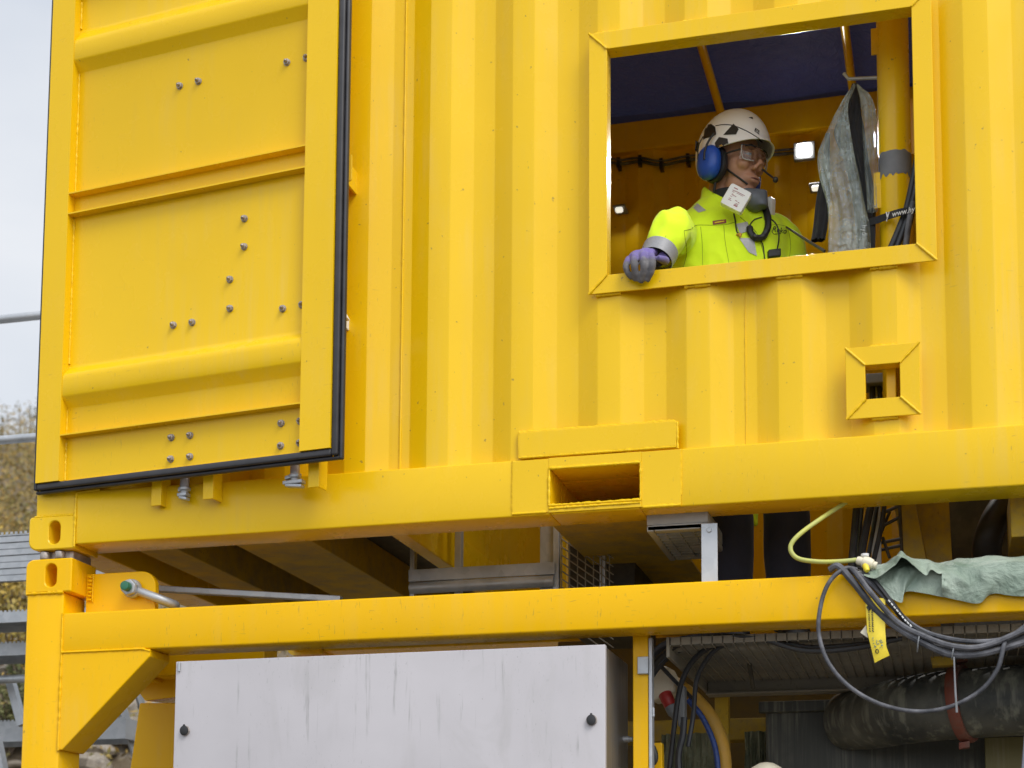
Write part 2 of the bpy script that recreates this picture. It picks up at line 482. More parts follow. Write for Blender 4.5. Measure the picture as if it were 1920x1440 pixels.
# the cloud layer is brightest round the hidden sun
dt = nt.nodes.new('ShaderNodeVectorMath'); dt.operation = 'DOT_PRODUCT'; dt.inputs[1].default_value = (0.66, -0.56, 0.50)
mr = nt.nodes.new('ShaderNodeMapRange'); mr.interpolation_type = 'SMOOTHSTEP'
for i_, v_ in zip((1, 2, 3, 4), (-0.45, 1.0, 0.98, 2.0)): mr.inputs[i_].default_value = v_
ml = nt.nodes.new('ShaderNodeVectorMath'); ml.operation = 'SCALE'
nt.links.new(tc.outputs['Generated'], dt.inputs[0]); nt.links.new(dt.outputs['Value'], mr.inputs[0])
nt.links.new(mx.outputs[2], ml.inputs[0]); nt.links.new(mr.outputs[0], ml.inputs['Scale'])
nt.links.new(ml.outputs[0], bg.inputs['Color']); bg.inputs['Strength'].default_value = 0.1
nt.links.new(bg.outputs[0], out.inputs['Surface'])
sl = bpy.data.lights.new('sun', 'SUN'); sl.energy = 1.6; sl.angle = rad(24); sl.color = (1.0, 0.96, 0.90)
so = bpy.data.objects.new('sun', sl); COL.objects.link(so)
sd = Vector((math.sin(SUN_AZ)*math.cos(SUN_EL), math.cos(SUN_AZ)*math.cos(SUN_EL), math.sin(SUN_EL)))
so.location = sd*30; so.rotation_euler = (-sd).to_track_quat('-Z', 'Y').to_euler()
sc.view_settings.view_transform = 'Standard'; sc.view_settings.look = 'None'; sc.view_settings.gamma = 1; sc.view_settings.exposure = 0.10
sc.cycles.use_denoising = True
sc.cycles.max_bounces = 10; sc.cycles.diffuse_bounces = 5; sc.cycles.glossy_bounces = 4; sc.cycles.transparent_max_bounces = 12
sc.cycles.sample_clamp_indirect = 8

# ------------------------------------------------------------------ upper container
LEN, WID = 6.058, 2.438
ZB, ZT = 2.650, 5.241                       # casting bottom and roof
Y = M['yellow']
con = thing('shipping_container', (0, 0, ZB), 'yellow steel shipping container with window and open door, on top of the lower frame', 'container')

def rrect(x0, x1, z0, z1, radii, k=6):
    """rounded rectangle, radii for (x0z0, x1z0, x1z1, x0z1), counter-clockwise"""
    P = []
    for (cx, cz, sx, sz, a0, r) in ((x0, z0, 1, 1, 180, radii[0]), (x1, z0, -1, 1, 270, radii[1]), (x1, z1, -1, -1, 0, radii[2]), (x0, z1, 1, -1, 90, radii[3])):
        for i in range(k+1):
            a = rad(a0 + 90*i/k)
            P.append((cx + sx*r + r*math.cos(a), cz + sz*r + r*math.sin(a)))
    return P

def casting(name, x0, z0, y0, parent, mat, flip=1, radii=(0.03, 0.004, 0.004, 0.022), holex=0.100, end=1, dirt=True):
    """corner casting 178 x 162 x 118 with an oblong side hole; flip -1 mirrors in Y (rear side); end -1 mirrors in X"""
    mb = MB(); k = 6
    X = lambda x: x0 + end*x
    Yv = lambda y: y0 + flip*y
    outer = rrect(0, 0.178, 0, 0.118, radii, k)
    r = 0.0225; hx, hz = holex, 0.060; hh = 0.041
    inner = rrect(hx - r, hx + r, hz - hh, hz + hh, (r*0.999,)*4, k)
    n = len(outer); ch = 0.004
    def ring(P, y): return [(X(p[0]), Yv(y), z0 + p[1]) for p in P]
    def grow(P, d, c=None):
        cx = sum(p[0] for p in P)/len(P); cz = sum(p[1] for p in P)/len(P)
        return [(p[0] + d*(1 if p[0] > cx else -1)*min(1, abs(p[0]-cx)*40), p[1] + d*(1 if p[1] > cz else -1)*min(1, abs(p[1]-cz)*40)) for p in P]
    R = [ring(inner, 0.075), ring(inner, 0.003), ring(grow(inner, 0.003), 0.0), ring(grow(outer, -ch), 0.0), ring(outer, ch), ring(outer, 0.162)]
    vs = [p for q in R for p in q]
    fs = [(i*n+j, i*n+(j+1) % n, (i+1)*n+(j+1) % n, (i+1)*n+j) for i in range(len(R)-1) for j in range(n)]
    fs += [tuple(range(n)), tuple((len(R)-1)*n + j for j in range(n))]
    mb.add(vs, fs)
    return mb.build(name, mat, parent, smooth=30)

casting('corner_casting', 0.0, ZB, 0.0, con, Y, radii=(0.032, 0.004, 0.004, 0.012))
casting('corner_casting', LEN, ZB, 0.0, con, Y, end=-1, radii=(0.032, 0.004, 0.004, 0.012))
casting('corner_casting', 0.0, ZB, WID, con, Y, flip=-1)
casting('corner_casting', LEN, ZB, WID, con, Y, flip=-1, end=-1)

# corner posts
for (xa, xb) in ((0.022, 0.176), (LEN-0.176, LEN-0.022)):
    for (ya, yb) in ((0.006, 0.15), (WID-0.15, WID-0.006)):
        mb = MB(); mb.box(xa, xb, ya, yb, ZB+0.1185, ZT)
        mb.build('corner_post', Y, con, bevel=0.006)

# front bottom rail, a box tube with the fork pocket opening
PX0, PX1, PZ0, PZ1 = 1.868, 2.157, 2.695, 2.809
R0, R1 = 2.664, 2.848
mb = MB()
mb.box(0.181, PX0, 0.001, 0.155, R0, R1)
mb.box(PX1, LEN-0.181, 0.001, 0.155, R0, R1)
mb.box(PX0, PX1, 0.001, 0.155, R0, PZ0); mb.box(PX0, PX1, 0.001, 0.155, PZ1, R1)
rail = mb.build('bottom_rail', Y, con, bevel=0.005, seg=3, smooth=30)
# weld bead between casting, post and rail
mb = MB()
bead(mb, [(0.1795, -0.001, 2.655), (0.1795, 0.0, 2.768), (0.1795, 0.003, 2.845)], 0.005)
bead(mb, [(0.1795, 0.003, 2.845), (0.27, 0.0, 2.849)], 0.004)
bead(mb, [(0.02, 0.004, 2.769), (0.178, 0.004, 2.769)], 0.0035)
mb.build('weld_bead', Y, con, smooth=60)

# fork pocket
mb = MB()
t = 0.006
mb.box(PX0-t, PX0-0.0005, 0.156, 2.28, PZ0-t, PZ1+t); mb.box(PX1+0.0005, PX1+t, 0.156, 2.28, PZ0-t, PZ1+t)
mb.box(PX0, PX1, 0.156, 2.28, PZ0-t, PZ0-0.0005); mb.box(PX0, PX1, 0.156, 2.28, PZ1+0.0005, PZ1+t)
mb.box(PX0, PX1, 1.25, 1.26, PZ0, PZ1)
# wide bottom plate of the pocket seen from below
mb.build('fork_pocket', Y, con)
mb = MB(); mb.box(1.832, 2.190, 0.157, 2.28, 2.672, 2.680); mb.build('pocket_base', M['grimy'], con)
mb = MB()
mb.box(1.744, 1.8635, -0.0035, 0.0005, 2.671, 2.8445); mb.box(2.1625, 2.286, -0.0035, 0.0005, 2.668, 2.8455)
mb.box(1.8635, 2.1625, -0.0055, 0.0005, 2.6685, 2.6925); mb.box(1.8635, 2.1625, -0.0045, 0.0005, 2.812, 2.8465)
pk = mb.build('doubler_plate', Y, con, bevel=0.0015)
mb = MB()
c = [(PX0-0.003, -0.004, PZ0-0.003), (PX1+0.003, -0.004, PZ0-0.003), (PX1+0.003, -0.004, PZ1+0.003), (PX0-0.003, -0.004, PZ1+0.003), (PX0-0.003, -0.004, PZ0-0.003)]
bead(mb, c, 0.0048)
bead(mb, [(1.866, -0.006, 2.682), (2.158, -0.006, 2.683)], 0.004)
bead(mb, [(1.744, -0.002, 2.672), (1.855, -0.002, 2.672)], 0.0042); bead(mb, [(2.168, -0.002, 2.668), (2.286, -0.002, 2.668)], 0.005)
bead(mb, [(1.7425, 0, 2.672), (1.7425, 0, 2.846)], 0.0028)
bead(mb, [(2.287, 0, 2.70), (2.287, 0, 2.846)], 0.0028)
mb.build('weld_bead', Y, con, smooth=60)
# plate over the side wall above the pocket
mb = MB(); mb.box(1.764, 2.272, -0.001, 0.006, 2.857, 2.9385)
mb.build('stiffener_plate', Y, con, bevel=0.002)
mb = MB()
bead(mb, [(1.764, 0.001, 2.855), (2.272, 0.001, 2.855)], 0.0045)
bead(mb, [(1.763, 0.002, 2.857), (1.763, 0.002, 2.938)], 0.003)
bead(mb, [(1.764, 0.005, 2.9395), (2.262, 0.005, 2.9395), (2.274, 0.004, 2.934), (2.276, 0.003, 2.85)], 0.0048)
mb.build('weld_bead', Y, con, smooth=60)

# ---- corrugated side wall with the two openings
YO, YI = 0.012, 0.048
def profile(x0, x1, ph=2.0185, flat=0.0735, slope=0.0700, inner=0.0720):
    pitch = flat + inner + 2*slope
    pts = []
    k0 = math.floor((x0 - ph)/pitch) - 1
    x = ph + k0*pitch
    while x < x1 + pitch:
        pts += [(x, YO), (x+flat, YO), (x+flat+slope, YI), (x+flat+slope+inner, YI)]
        x += pitch
    def at(q):
        for (a, b) in zip(pts[:-1], pts[1:]):
            if a[0] <= q <= b[0]:
                return a[1] + (b[1]-a[1])*((q-a[0])/(b[0]-a[0]))
    res = [(x0, at(x0))] + [p for p in pts if x0 < p[0] < x1] + [(x1, at(x1))]
    return res, at
WX0, WX1, WZ0, WZ1 = 2.053, 3.010, 3.431, 4.190
SX0, SX1, SZ0, SZ1 = 2.852, 2.954, 2.958, 3.064
def corrugated(x0, x1, z0, z1, holes, off=0.0, bevelr=0.006):
    pts, at = profile(x0, x1)
    xs = {round(p[0], 5): p[1] for p in pts}
    for (a, b, c_, d_) in holes:
        for q in (a, b): xs[round(q, 5)] = at(q)
    # rounded bends: three points round each bend
    bend = []
    P = sorted(xs.items())
    for i, (x, y) in enumerate(P):
        if 0 < i < len(P)-1:
            a = Vector(P[i-1]); b = Vector((x, y)); c_ = Vector(P[i+1])
            if (b-a).normalized().cross((c_-b).normalized()) if False else abs((b-a).normalized().x*(c_-b).normalized().y - (b-a).normalized().y*(c_-b).normalized().x) > 0.05:
                r = min(bevelr, (b-a).length/3, (c_-b).length/3)
                p0 = b + (a-b).normalized()*r; p2 = b + (c_-b).normalized()*r
                for t_ in (0, 0.5, 1):
                    q = p0*(1-t_)**2 + b*2*t_*(1-t_) + p2*t_*t_
                    bend.append((q.x, q.y))
                continue
        bend.append((x, y))
    zc = sorted({z0, z1} | {h[2] for h in holes} | {h[3] for h in holes})
    mb = MB(); T = 0.0025
    for (a, b) in zip(bend[:-1], bend[1:]):
        for (za, zb) in zip(zc[:-1], zc[1:]):
            mx_, mz_ = (a[0]+b[0])/2, (za+zb)/2
            if any(h[0] < mx_ < h[1] and h[2] < mz_ < h[3] for h in holes): continue
            for o_ in (0, T):
                mb.add([(a[0], a[1]+off+o_, za), (b[0], b[1]+off+o_, za), (b[0], b[1]+off+o_, zb), (a[0], a[1]+off+o_, zb)], [(0,1,2,3)])
    return mb
mb = corrugated(0.175, LEN-0.175, R1-0.004, ZT-0.06, [(WX0, WX1, WZ0, WZ1), (SX0, SX1, SZ0, SZ1)])
wall = mb.build('side_panel', Y, con, smooth=12, merge=0.0001, recalc=False)
# joint seams of the panel sheets
mb = MB()
def yat(x): return profile(x-0.3, x+0.3)[1](x)
bead(mb, [(1.345, yat(1.345)-0.0005, R1), (1.3475, yat(1.3475)-0.0005, ZT-0.06)], 0.0042, 0.012, 0.15)
bead(mb, [(2.484, yat(2.484)-0.0005, R1), (2.484, yat(2.484)-0.0005, WZ0-0.06)], 0.0022, 0.012, 0.3)
mb.build('panel_seam', Y, con, smooth=60)

# ---- window frame of mitred angle iron
def angle_frame(name, x0, x1, z0, z1, w_, depth, yf, th=0.006, mat=Y):
    mb = MB()
    xo0, xo1, zo0, zo1 = x0-w_, x1+w_, z0-w_, z1+w_
    g = 0.0012
    for (poly) in ([(x0, z0), (x1, z0), (xo1-g, zo0), (xo0+g, zo0)], [(x0, z1), (x1, z1), (xo1-g, zo1), (xo0+g, zo1)],
                   [(x0, z0), (x0, z1), (xo0, zo1-g), (xo0, zo0+g)], [(x1, z0), (x1, z1), (xo1, zo1-g), (xo1, zo0+g)]):
        mb.prism(poly, yf, yf+th)
    # inner legs
    mb.box(x0-th, x0-0.0004, yf+th+0.0003, yf+depth, z0-th, z1+th); mb.box(x1+0.0004, x1+th, yf+th+0.0003, yf+depth, z0-th, z1+th)
    mb.box(x0, x1, yf+th+0.0003, yf+depth, z0-th, z0-0.0004); mb.box(x0, x1, yf+th+0.0003, yf+depth, z1+0.0004, z1+th)
    o = mb.build(name, mat, con, bevel=0.0016)
    b = MB()
    for (p, q) in (((x0, z0), (xo0, zo0)), ((x1, z0), (xo1, zo0)), ((x1, z1), (xo1, zo1)), ((x0, z1), (xo0, zo1))):
        bead(b, [(p[0], yf-0.0012, p[1]), (q[0], yf-0.0012, q[1])], 0.0042, 0.007, 0.2)
    return o, b
WY = -0.006
wf, b = angle_frame('window_frame', WX0, WX1, WZ0, WZ1, 0.0595, 0.062, WY)
pitch = 0.2855
for k in range(-1, 5):                      # welds where the frame meets the outer flats
    xa = 2.0185 + k*pitch
    for zz in (WZ0-0.0605, WZ1+0.0605):
        a_, b_ = max(xa-0.004, 1.996), min(xa+0.078, 3.066)
        if b_ > a_: bead(b, [(a_, 0.006, zz), (b_, 0.006, zz)], 0.0055)
b.build_each('weld_bead', Y, wf, smooth=60)
sf, b = angle_frame('port_frame', SX0, SX1, SZ0, SZ1, 0.0585, 0.05, WY+0.001)
bead(b, [(2.868, 0.006, SZ0-0.0595), (2.946, 0.006, SZ0-0.0595)], 0.006); bead(b, [(2.868, 0.006, SZ1+0.0595), (2.946, 0.006, SZ1+0.0595)], 0.006)
b.build_each('weld_bead', Y, sf, smooth=60)

# ---- rear wall, end wall, roof rails, floor, cross members
mb = MB()
def back_panel(x0, x1, z0, z1):
    pts, at = profile(x0, x1, ph=0.13)
    for (a, b_) in zip(pts[:-1], pts[1:]):
        ya, yb = WID - 0.012 - a[1], WID - 0.012 - b_[1]
        mb.add([(a[0], ya, z0), (b_[0], yb, z0), (b_[0], yb, z1), (a[0], ya, z1)], [(0,1,2,3)])
        mb.add([(a[0], ya+0.0025, z0), (b_[0], yb+0.0025, z0), (b_[0], yb+0.0025, z1), (a[0], ya+0.0025, z1)], [(3,2,1,0)])
back_panel(0.175, LEN-0.175, 2.84, 5.03)
mb.build('rear_panel', Y, con, smooth=12, merge=0.0001, recalc=False)
mb = MB(); mb.box(0.18, LEN-0.18, WID-0.155, WID-0.001, R0, R1); mb.build('rear_bottom_rail', Y, con, bevel=0.005)
for nm, ya, yb in (('top_rail', 0.004, 0.074), ('rear_top_rail', WID-0.074, WID-0.004)):
    mb = MB(); mb.box(0.178, LEN-0.178, ya, yb, 5.03 if ya > 1 else 5.10, 5.175); mb.build(nm, Y, con, bevel=0.005)
mb = MB(); mb.box(LEN-0.05, LEN-0.03, 0.151, WID-0.151, R0, 5.15); mb.build('end_panel', Y, con)
mb = MB(); mb.box(0.03, 0.15, 0.151, WID-0.151, 5.05, 5.20); mb.build('door_header', Y, con, bevel=0.004)
mb = MB(); mb.box(0.03, 0.17, 0.163, WID-0.163, 2.668, 2.83); mb.build('door_sill', Y, con, bevel=0.004)
mb = MB(); mb.box(0.19, 1.22, 0.16, WID-0.16, 2.815, 2.84); mb.build('floor', M['plate_dark'], con)
mb = MB(); mb.box(1.28, 1.30, 0.075, WID-0.1, 2.82, 5.16); mb.build('light_baffle', Y, con)  # unseen wall, sized to stop light from the open end
for xa, xb in ((0.305, 0.452), (0.682, 0.960)):
    mb = MB(); mb.box(xa, xb, 0.157, WID-0.157, 2.682, 2.813); mb.box(xb+0.0005, xb+0.012, 0.157, WID-0.157, 2.676, 2.813)
    mb.build('cross_member', M['grimy'], con, bevel=0.003)
mb = MB(); mb.box(1.262, 1.318, 0.157, WID-0.157, 2.678, 2.815); mb.build('cross_member', Y, con, bevel=0.004)
for x in (3.62, 4.4, 5.2):
    mb = MB(); mb.box(x-0.025, x+0.025, 0.157, WID-0.157, 2.674, 2.81); mb.build('cross_member', Y, con, bevel=0.004)

# soft roof: blue tarpaulin over tubular bows
rows = []
for i in range(61):
    x = 0.15 + (LEN-0.3)*i/60
    row = []
    for j in range(25):
        y = (0.002 if j == 0 else (WID-0.002 if j == 24 else 0.06 + (WID-0.12)*(j-1)/22))
        v = noise.noise(Vector((x*1.9, y*2.3, 4)))*0.03 + noise.noise(Vector((x*5, y*4, 1)))*0.012
        row.append((x, y, 5.205 + v*(0.3 if j in (0, 24) else 1) - (0.075 if j in (0, 24) else 0)))
    rows.append(row)
mb = MB(); mb.grid(rows)
rt_ = mb.build('roof_tarpaulin', M['tarp_blue'], con, smooth=True, recalc=False)
for x in (1.45, 2.098, 2.709, 3.35, 4.0, 4.7, 5.4):
    mb = MB(); mb.tube([(x, 0.03, 5.165), (x, WID-0.03, 5.165)], 0.019, 12)
    mb.build('roof_bow', Y, con, smooth=True)

# ------------------------------------------------------------------ container door, swung back along the side wall
AD = rad(7.36)
door = None
mb = MB()
DZ0, DZ1 = 2.877, 5.14
mb.box(0.0, 0.0975, 0.0, 0.045, DZ0, DZ1)                 # hinge stile
mb.box(1.0455, 1.157, 0.0, 0.045, DZ0, DZ1)               # free stile
# panel with pressed ribs: (z, depth)
prof = [(DZ0, 0.036)]
for (zt, zf1, zf0, zb) in ((3.290, 3.248, 3.176, 3.142), (4.520, 4.468, 4.398, 4.366), (4.775, 4.735, 4.675, 4.636)):
    prof += [(zb-0.004, 0.036), (zb+0.002, 0.034), (zf0-0.004, 0.0065), (zf0+0.003, 0.0028), (zf1-0.014, 0.0022), (zf1, 0.004), (zf1+0.010, 0.009), (zt-0.012, 0.030), (zt-0.002, 0.0345), (zt+0.006, 0.036)]
prof += [(DZ1, 0.036)]
xs_ = [0.0978 + (1.0452-0.0978)*i/12 for i in range(13)]
mb.grid([[(x, y, z) for x in xs_] for (z, y) in prof])
mb.grid([[(x, y+0.003, z) for x in xs_] for (z, y) in prof])
mb.box(0.0978, 1.0452, 0.002, 0.0355, DZ1-0.06, DZ1)
mb.box(0.0978, 1.0452, 0.030, 0.034, DZ0, DZ0+0.006)
door = mb.build('container_door', Y, con, bevel=0, smooth=35)
door.name = 'door'
door.location = (0.0434, -0.040, -ZB); door.rotation_euler = (0, 0, -AD)
def dpart(name, mb, mat, **kw):
    o = mb.build(name, mat, None, **kw); o.parent = door; o.location = (0, 0, 0); return o
for z in (3.832, 3.906, 3.037):
    mb = MB(); mb.box(0.086, 1.0453, 0.0005, 0.0355, z-0.0025, z+0.0025)
    dpart('fin', mb, Y)
mb = MB()
for (za, zb) in ((2.885, 3.03), (3.045, 3.135), (3.30, 3.825), (3.912, 4.36), (4.53, 4.63)):
    bead(mb, [(0.0985, 0.035, za), (0.0985, 0.035, zb)], 0.0042, 0.008, 0.5)
dpart('weld_bead', mb, Y, smooth=60)
# bolts through the panel
mb = MB()
hexa = [(0.0112*math.cos(rad(60*i)), 0.0112*math.sin(rad(60*i))) for i in range(6)]
mb.prism([(a, b_) for a, b_ in hexa], -0.009, 0.0, 'y')
mb.lathe([(0.0125, 0.0), (0.0125, 0.0022)], (0, 0.0005, 0), (0, -1, 0), 14)
mb.lathe([(0.0065, 0.009), (0.0065, 0.014), (0.0045, 0.018), (0.001, 0.0205)], (0, 0, 0), (0, -1, 0), 12)
b0 = mb.build('bolt', M['steel'], None, bevel=0.0008, smooth=40)
for i, (u, z) in enumerate([(0.949,4.228),(1.023,4.228),(0.525,4.231),(0.601,4.232),(0.798,3.71),(0.80,3.612),(0.747,3.507),(0.75,3.406),(0.953,3.376),(1.025,3.379),(0.527,3.38),(0.602,3.379),(0.532,2.989),(0.606,2.988),(0.532,2.915),(0.608,2.915),(0.956,2.989),(1.027,2.988),(0.956,2.914),(1.027,2.916)]):
    q = b0 if i == 0 else b0.copy()
    if i: COL.objects.link(q)
    q.parent = door; q.location = (u, 0.035, z); q.rotation_euler = (0.08*math.sin(i*5), i*1.3, 0.08*math.cos(i*7))
# gasket round the edge: a flat lip and a thinner outer lip
def gasket(x0, x1, z0, z1, w1, y0, y1):
    mb = MB()
    mb.box(x0-0.014, x0-0.0003, y0, y1, z0-w1, z1+w1); mb.box(x1+0.0003, x1+w1, y0, y1, z0-w1, z1+w1)
    mb.box(x0, x1, y0, y1, z0-w1, z0-0.0003)
    return mb
g = gasket(0.0, 1.157, DZ0, DZ1, 0.023, 0.006, 0.030)
g.box(1.157+0.0232, 1.157+0.036, 0.016, 0.036, DZ0-0.036, DZ1); g.box(-0.012, 1.1925, 0.017, 0.035, DZ0-0.035, DZ0-0.0233)
gk = dpart('gasket', g, M['rubber'], bevel=0.006, seg=3, smooth=50)
# outer skin, hinge blades
mb = MB(); mb.box(0.006, 1.15, 0.0455, 0.052, DZ0-0.004, DZ1); dpart('outer_skin', mb, Y)
# keeper stops and lock rod ends under the door
for (ua, ub, za) in ((0.432, 0.500, 2.772), (0.638, 0.704, 2.775), (1.040, 1.104, 2.775)):
    mb = MB()
    mb.box(ua, ua+0.040, 0.070, 0.076, za, 2.90)
    mb.box(ua+0.034, ua+0.040, 0.0765, 0.125, za, 2.90)
    dpart('stop_bracket', mb, Y, bevel=0.0015)
for u, wd in ((0.553, 0.018), (0.980, 0.036)):
    mb = MB()
    mb.lathe([(0.016, 0.12), (0.016, 0.03), (0.021, 0.028), (0.021, 0.018), (0.014, 0.016), (0.013, 0.004)], (u, 0.088, 2.80), (0, 0, 1), 14)
    mb.obox((u, 0.084, 2.802), (wd, 0, 0.0), (0, 0.014, 0), (0, 0, 0.006)); mb.obox((u-0.004, 0.084, 2.822), (wd*0.7, 0, 0.004), (0, 0.012, 0), (0, 0, 0.006))
    mb.obox((u+0.003, 0.083, 2.790), (wd*0.85, 0, -0.004), (0, 0.012, 0), (0, 0, 0.005))
    dpart('lock_rod', mb, M['galv'], bevel=0.002, smooth=40)
for z in (3.2, 3.9, 4.6):
    mb = MB(); mb.box(-0.012, 0.2, 0.053, 0.062, z-0.05, z+0.05); mb.lathe([(0.012, -0.06), (0.012, 0.06)], (-0.006, 0.066, z), (0, 0, 1), 12)
    dpart('hinge', mb, Y, bevel=0.002)
# catch plate on the wall just beyond the door edge
a, b_ = (1.1797, -0.1000, 3.8016), (1.2155, -0.1000, 3.8947)
mb = MB(); mb.prism(rrect(a[0], b_[0], a[2], b_[2], (0.008,)*4, 4), -0.100, -0.094); mb.box(a[0]+0.004, a[0]+0.012, -0.0935, 0.03, a[2]+0.005, b_[2]-0.01)
mb.build('catch_plate', Y, con, bevel=0.0015)
a, b_ = (1.1916, -0.0900, 3.3366), (1.2040, -0.0900, 3.3734)
mb = MB(); mb.prism([(a[0]-0.03, a[2]), (b_[0], a[2]+0.004), (a[0]-0.005, b_[2]), (a[0]-0.03, b_[2]+0.01)], -0.09, -0.06); mb.box(a[0]-0.03, a[0]-0.02, -0.0595, 0.03, a[2], b_[2]); mb.build('catch_wedge', M['white'], con, bevel=0.002)

# ------------------------------------------------------------------ lower steel frame
F = M['yellow_frame']
fr = thing('steel_frame', (0, 0, 0), 'open yellow steel frame with corner posts carrying the container above', 'steel frame')
LZ = 2.4995
casting('corner_casting', -0.006, LZ, 0.0, fr, F, radii=(0.003, 0.003, 0.003, 0.028), holex=0.098)
casting('corner_casting', LEN, LZ, 0.0, fr, F, end=-1, radii=(0.003, 0.003, 0.003, 0.028))
casting('corner_casting', -0.006, LZ, WID, fr, F, flip=-1, radii=(0.003, 0.003, 0.003, 0.028))
casting('corner_casting', LEN, LZ, WID, fr, F, flip=-1, end=-1, radii=(0.003, 0.003, 0.003, 0.028))
GZ = -0.15
for (xa, xb) in ((-0.001, 0.142), (LEN-0.142, LEN)):
    for (ya, yb) in ((0.005, 0.15), (WID-0.15, WID-0.005)):
        mb = MB(); mb.box(xa, xb, ya, yb, GZ+0.01, LZ-0.0005); mb.build('corner_post', F, fr, bevel=0.007, seg=3, smooth=30)
T0, T1 = 2.288, 2.425
for nm, ya, yb, za, zb in (('top_rail', 0.003, 0.150, T0, T1), ('rear_top_rail', WID-0.15, WID-0.003, T0, T1), ('base_rail', 0.003, 0.150, GZ+0.02, 0.02), ('rear_base_rail', WID-0.15, WID-0.003, GZ+0.02, 0.02)):
    mb = MB(); mb.box(0.1425, LEN-0.1425, ya, yb, za, zb); mb.build(nm, F, fr, bevel=0.006, seg=3, smooth=30)
for x in (0.002, LEN-0.142):
    mb = MB(); mb.box(x, x+0.14, 0.151, WID-0.151, T0, T1); mb.build('end_rail', F, fr, bevel=0.006)
# gussets
def gusset(poly, ya, yb):
    mb = MB(); mb.prism(poly, ya, yb); return mb.build('gusset', F, fr, bevel=0.004, seg=2)
gp = [(0.1428, 2.2876), (0.478, 2.2876), (0.478, 2.262), (0.158, 1.952), (0.1428, 1.952)]
gusset(gp, 0.003, 0.148)
gusset([(LEN-a, b_) for a, b_ in gp], 0.003, 0.148)
mb = MB()
bead(mb, [(0.143, 0.003, 1.95), (0.143, 0.003, 2.287), (0.143, 0.003, 2.424)], 0.0045)
bead(mb, [(0.145, 0.002, 2.288), (0.45, 0.002, 2.2885), (0.478, 0.004, 2.280)], 0.004)
bead(mb, [(0.0, 0.004, 2.4985), (0.142, 0.004, 2.4985)], 0.006)
mb.build('weld_bead', F, fr, smooth=60)
# end-frame brace seen behind the gusset: sloping plate with a folded head
mb = MB()
def P3(*p): return [Vector(q) for q in p]
a = P3((0.0420, 0.7500, 2.2154), (0.1969, 0.7500, 2.2108), (0.2064, 0.7500, 1.8968), (0.0022, 0.7500, 1.9003))
mb.loft([a, [q + Vector((0.004, 0.05, 0)) for q in a]])
a = P3((0.0296, 0.7400, 2.2688), (0.2316, 0.7400, 2.3494), (0.2350, 0.7400, 2.2352), (0.0700, 0.7400, 2.2216))
mb.loft([a, [q + Vector((0.0, 0.30, 0.02)) for q in a]])
mb.build('brace_plate', F, fr, bevel=0.003)
mb = MB(); mb.box(0.152, 0.62, 0.62, 0.74, 2.30, 2.42); mb.build('cross_rail', F, fr, bevel=0.004)
# cabinet carrier strut at the right of the cabinet
mb = MB(); mb.box(2.100, 2.150, 0.17, 0.215, GZ+0.02, T0+0.06); mb.build('strut', F, fr, bevel=0.003)
# lifting lug
mb = MB()
lug = [(0.1725, 2.400), (0.1725, 2.5795)]
lug += [(0.385 + 0.055*math.cos(rad(a)), 2.5245 + 0.055*math.sin(rad(a))) for a in range(90, -1, -15)] + [(0.44, 2.400)]
mb.prism(lug, 0.100, 0.128)
mb.build('lifting_lug', F, fr, bevel=0.003)
mb = MB()
for k in range(7): bead(mb, [(0.182, 0.098, 2.488 + k*0.0135), (0.196, 0.097, 2.486 + k*0.0135)], 0.0055, 0.004)
bead(mb, [(0.200, 0.098, 2.478), (0.200, 0.098, 2.577)], 0.003)
mb.build('weld_bead', F, fr, smooth=60)

# twist-lock between the two castings
mb = MB(); mb.box(0.03, 0.16, 0.03, 0.15, 2.619, 2.6485); mb.lathe([(0.018, 0), (0.018, 0.026)], (0.055, 0.022, 2.62), (0, 0, 1), 12); mb.lathe([(0.018, 0), (0.018, 0.026)], (0.112, 0.022, 2.62), (0, 0, 1), 12)
tl = mb.build('twist_lock', M['steel'], None, bevel=0.003, smooth=40); tl.data.transform(Matrix.Translation((0, 0, 0)))
tag(tl, 'rusty steel twist lock squeezed between the two stacked corner castings', 'twist lock')

# ------------------------------------------------------------------ shackle in the lug
px, pz, py = 0.362, 2.515, 0.114
sh = thing('shackle', (px, py, pz), 'galvanised lifting shackle with green pin head hanging in the lug', 'shackle')
mb = MB()
dirv = Vector((0.93, 0.10, -0.36)).normalized()
for s_ in (-1, 1):
    mb.lathe([(0.030, -0.012), (0.033, -0.006), (0.033, 0.006), (0.030, 0.012)], (px, py + s_*0.033, pz), (0, 1, 0), 20)
bow = []
for a in range(-90, 91, 12):
    q = Vector((px, py, pz)) + dirv*(0.085 + 0.062*math.cos(rad(a))) + Vector((0, 1, 0))*(0.047*math.sin(rad(a)))
    bow.append(q)
A = Vector((px, py-0.033, pz)) + dirv*0.02; B = Vector((px, py+0.033, pz)) + dirv*0.02
mb.tube([A] + bow + [B], 0.0155, 12)
mb.build('bow', M['galv'], sh, smooth=40)
mb = MB(); mb.prism([(px + 0.030*math.cos(rad(60*i+15)), pz + 0.030*math.sin(rad(60*i+15))) for i in range(6)], py-0.066, py-0.046)
mb.build('nut', M['galv'], sh, bevel=0.004, seg=2)
mb = MB(); mb.lathe([(0.0165, 0.0), (0.0165, -0.024), (0.0150, -0.027)], (px, py-0.064, pz), (0, 1, 0), 20); mb.lathe([(0.015, 0.0), (0.015, 0.09)], (px, py-0.06, pz), (0, 1, 0), 16)
mb.build('pin', M['green'], sh, bevel=0.0008, smooth=40)

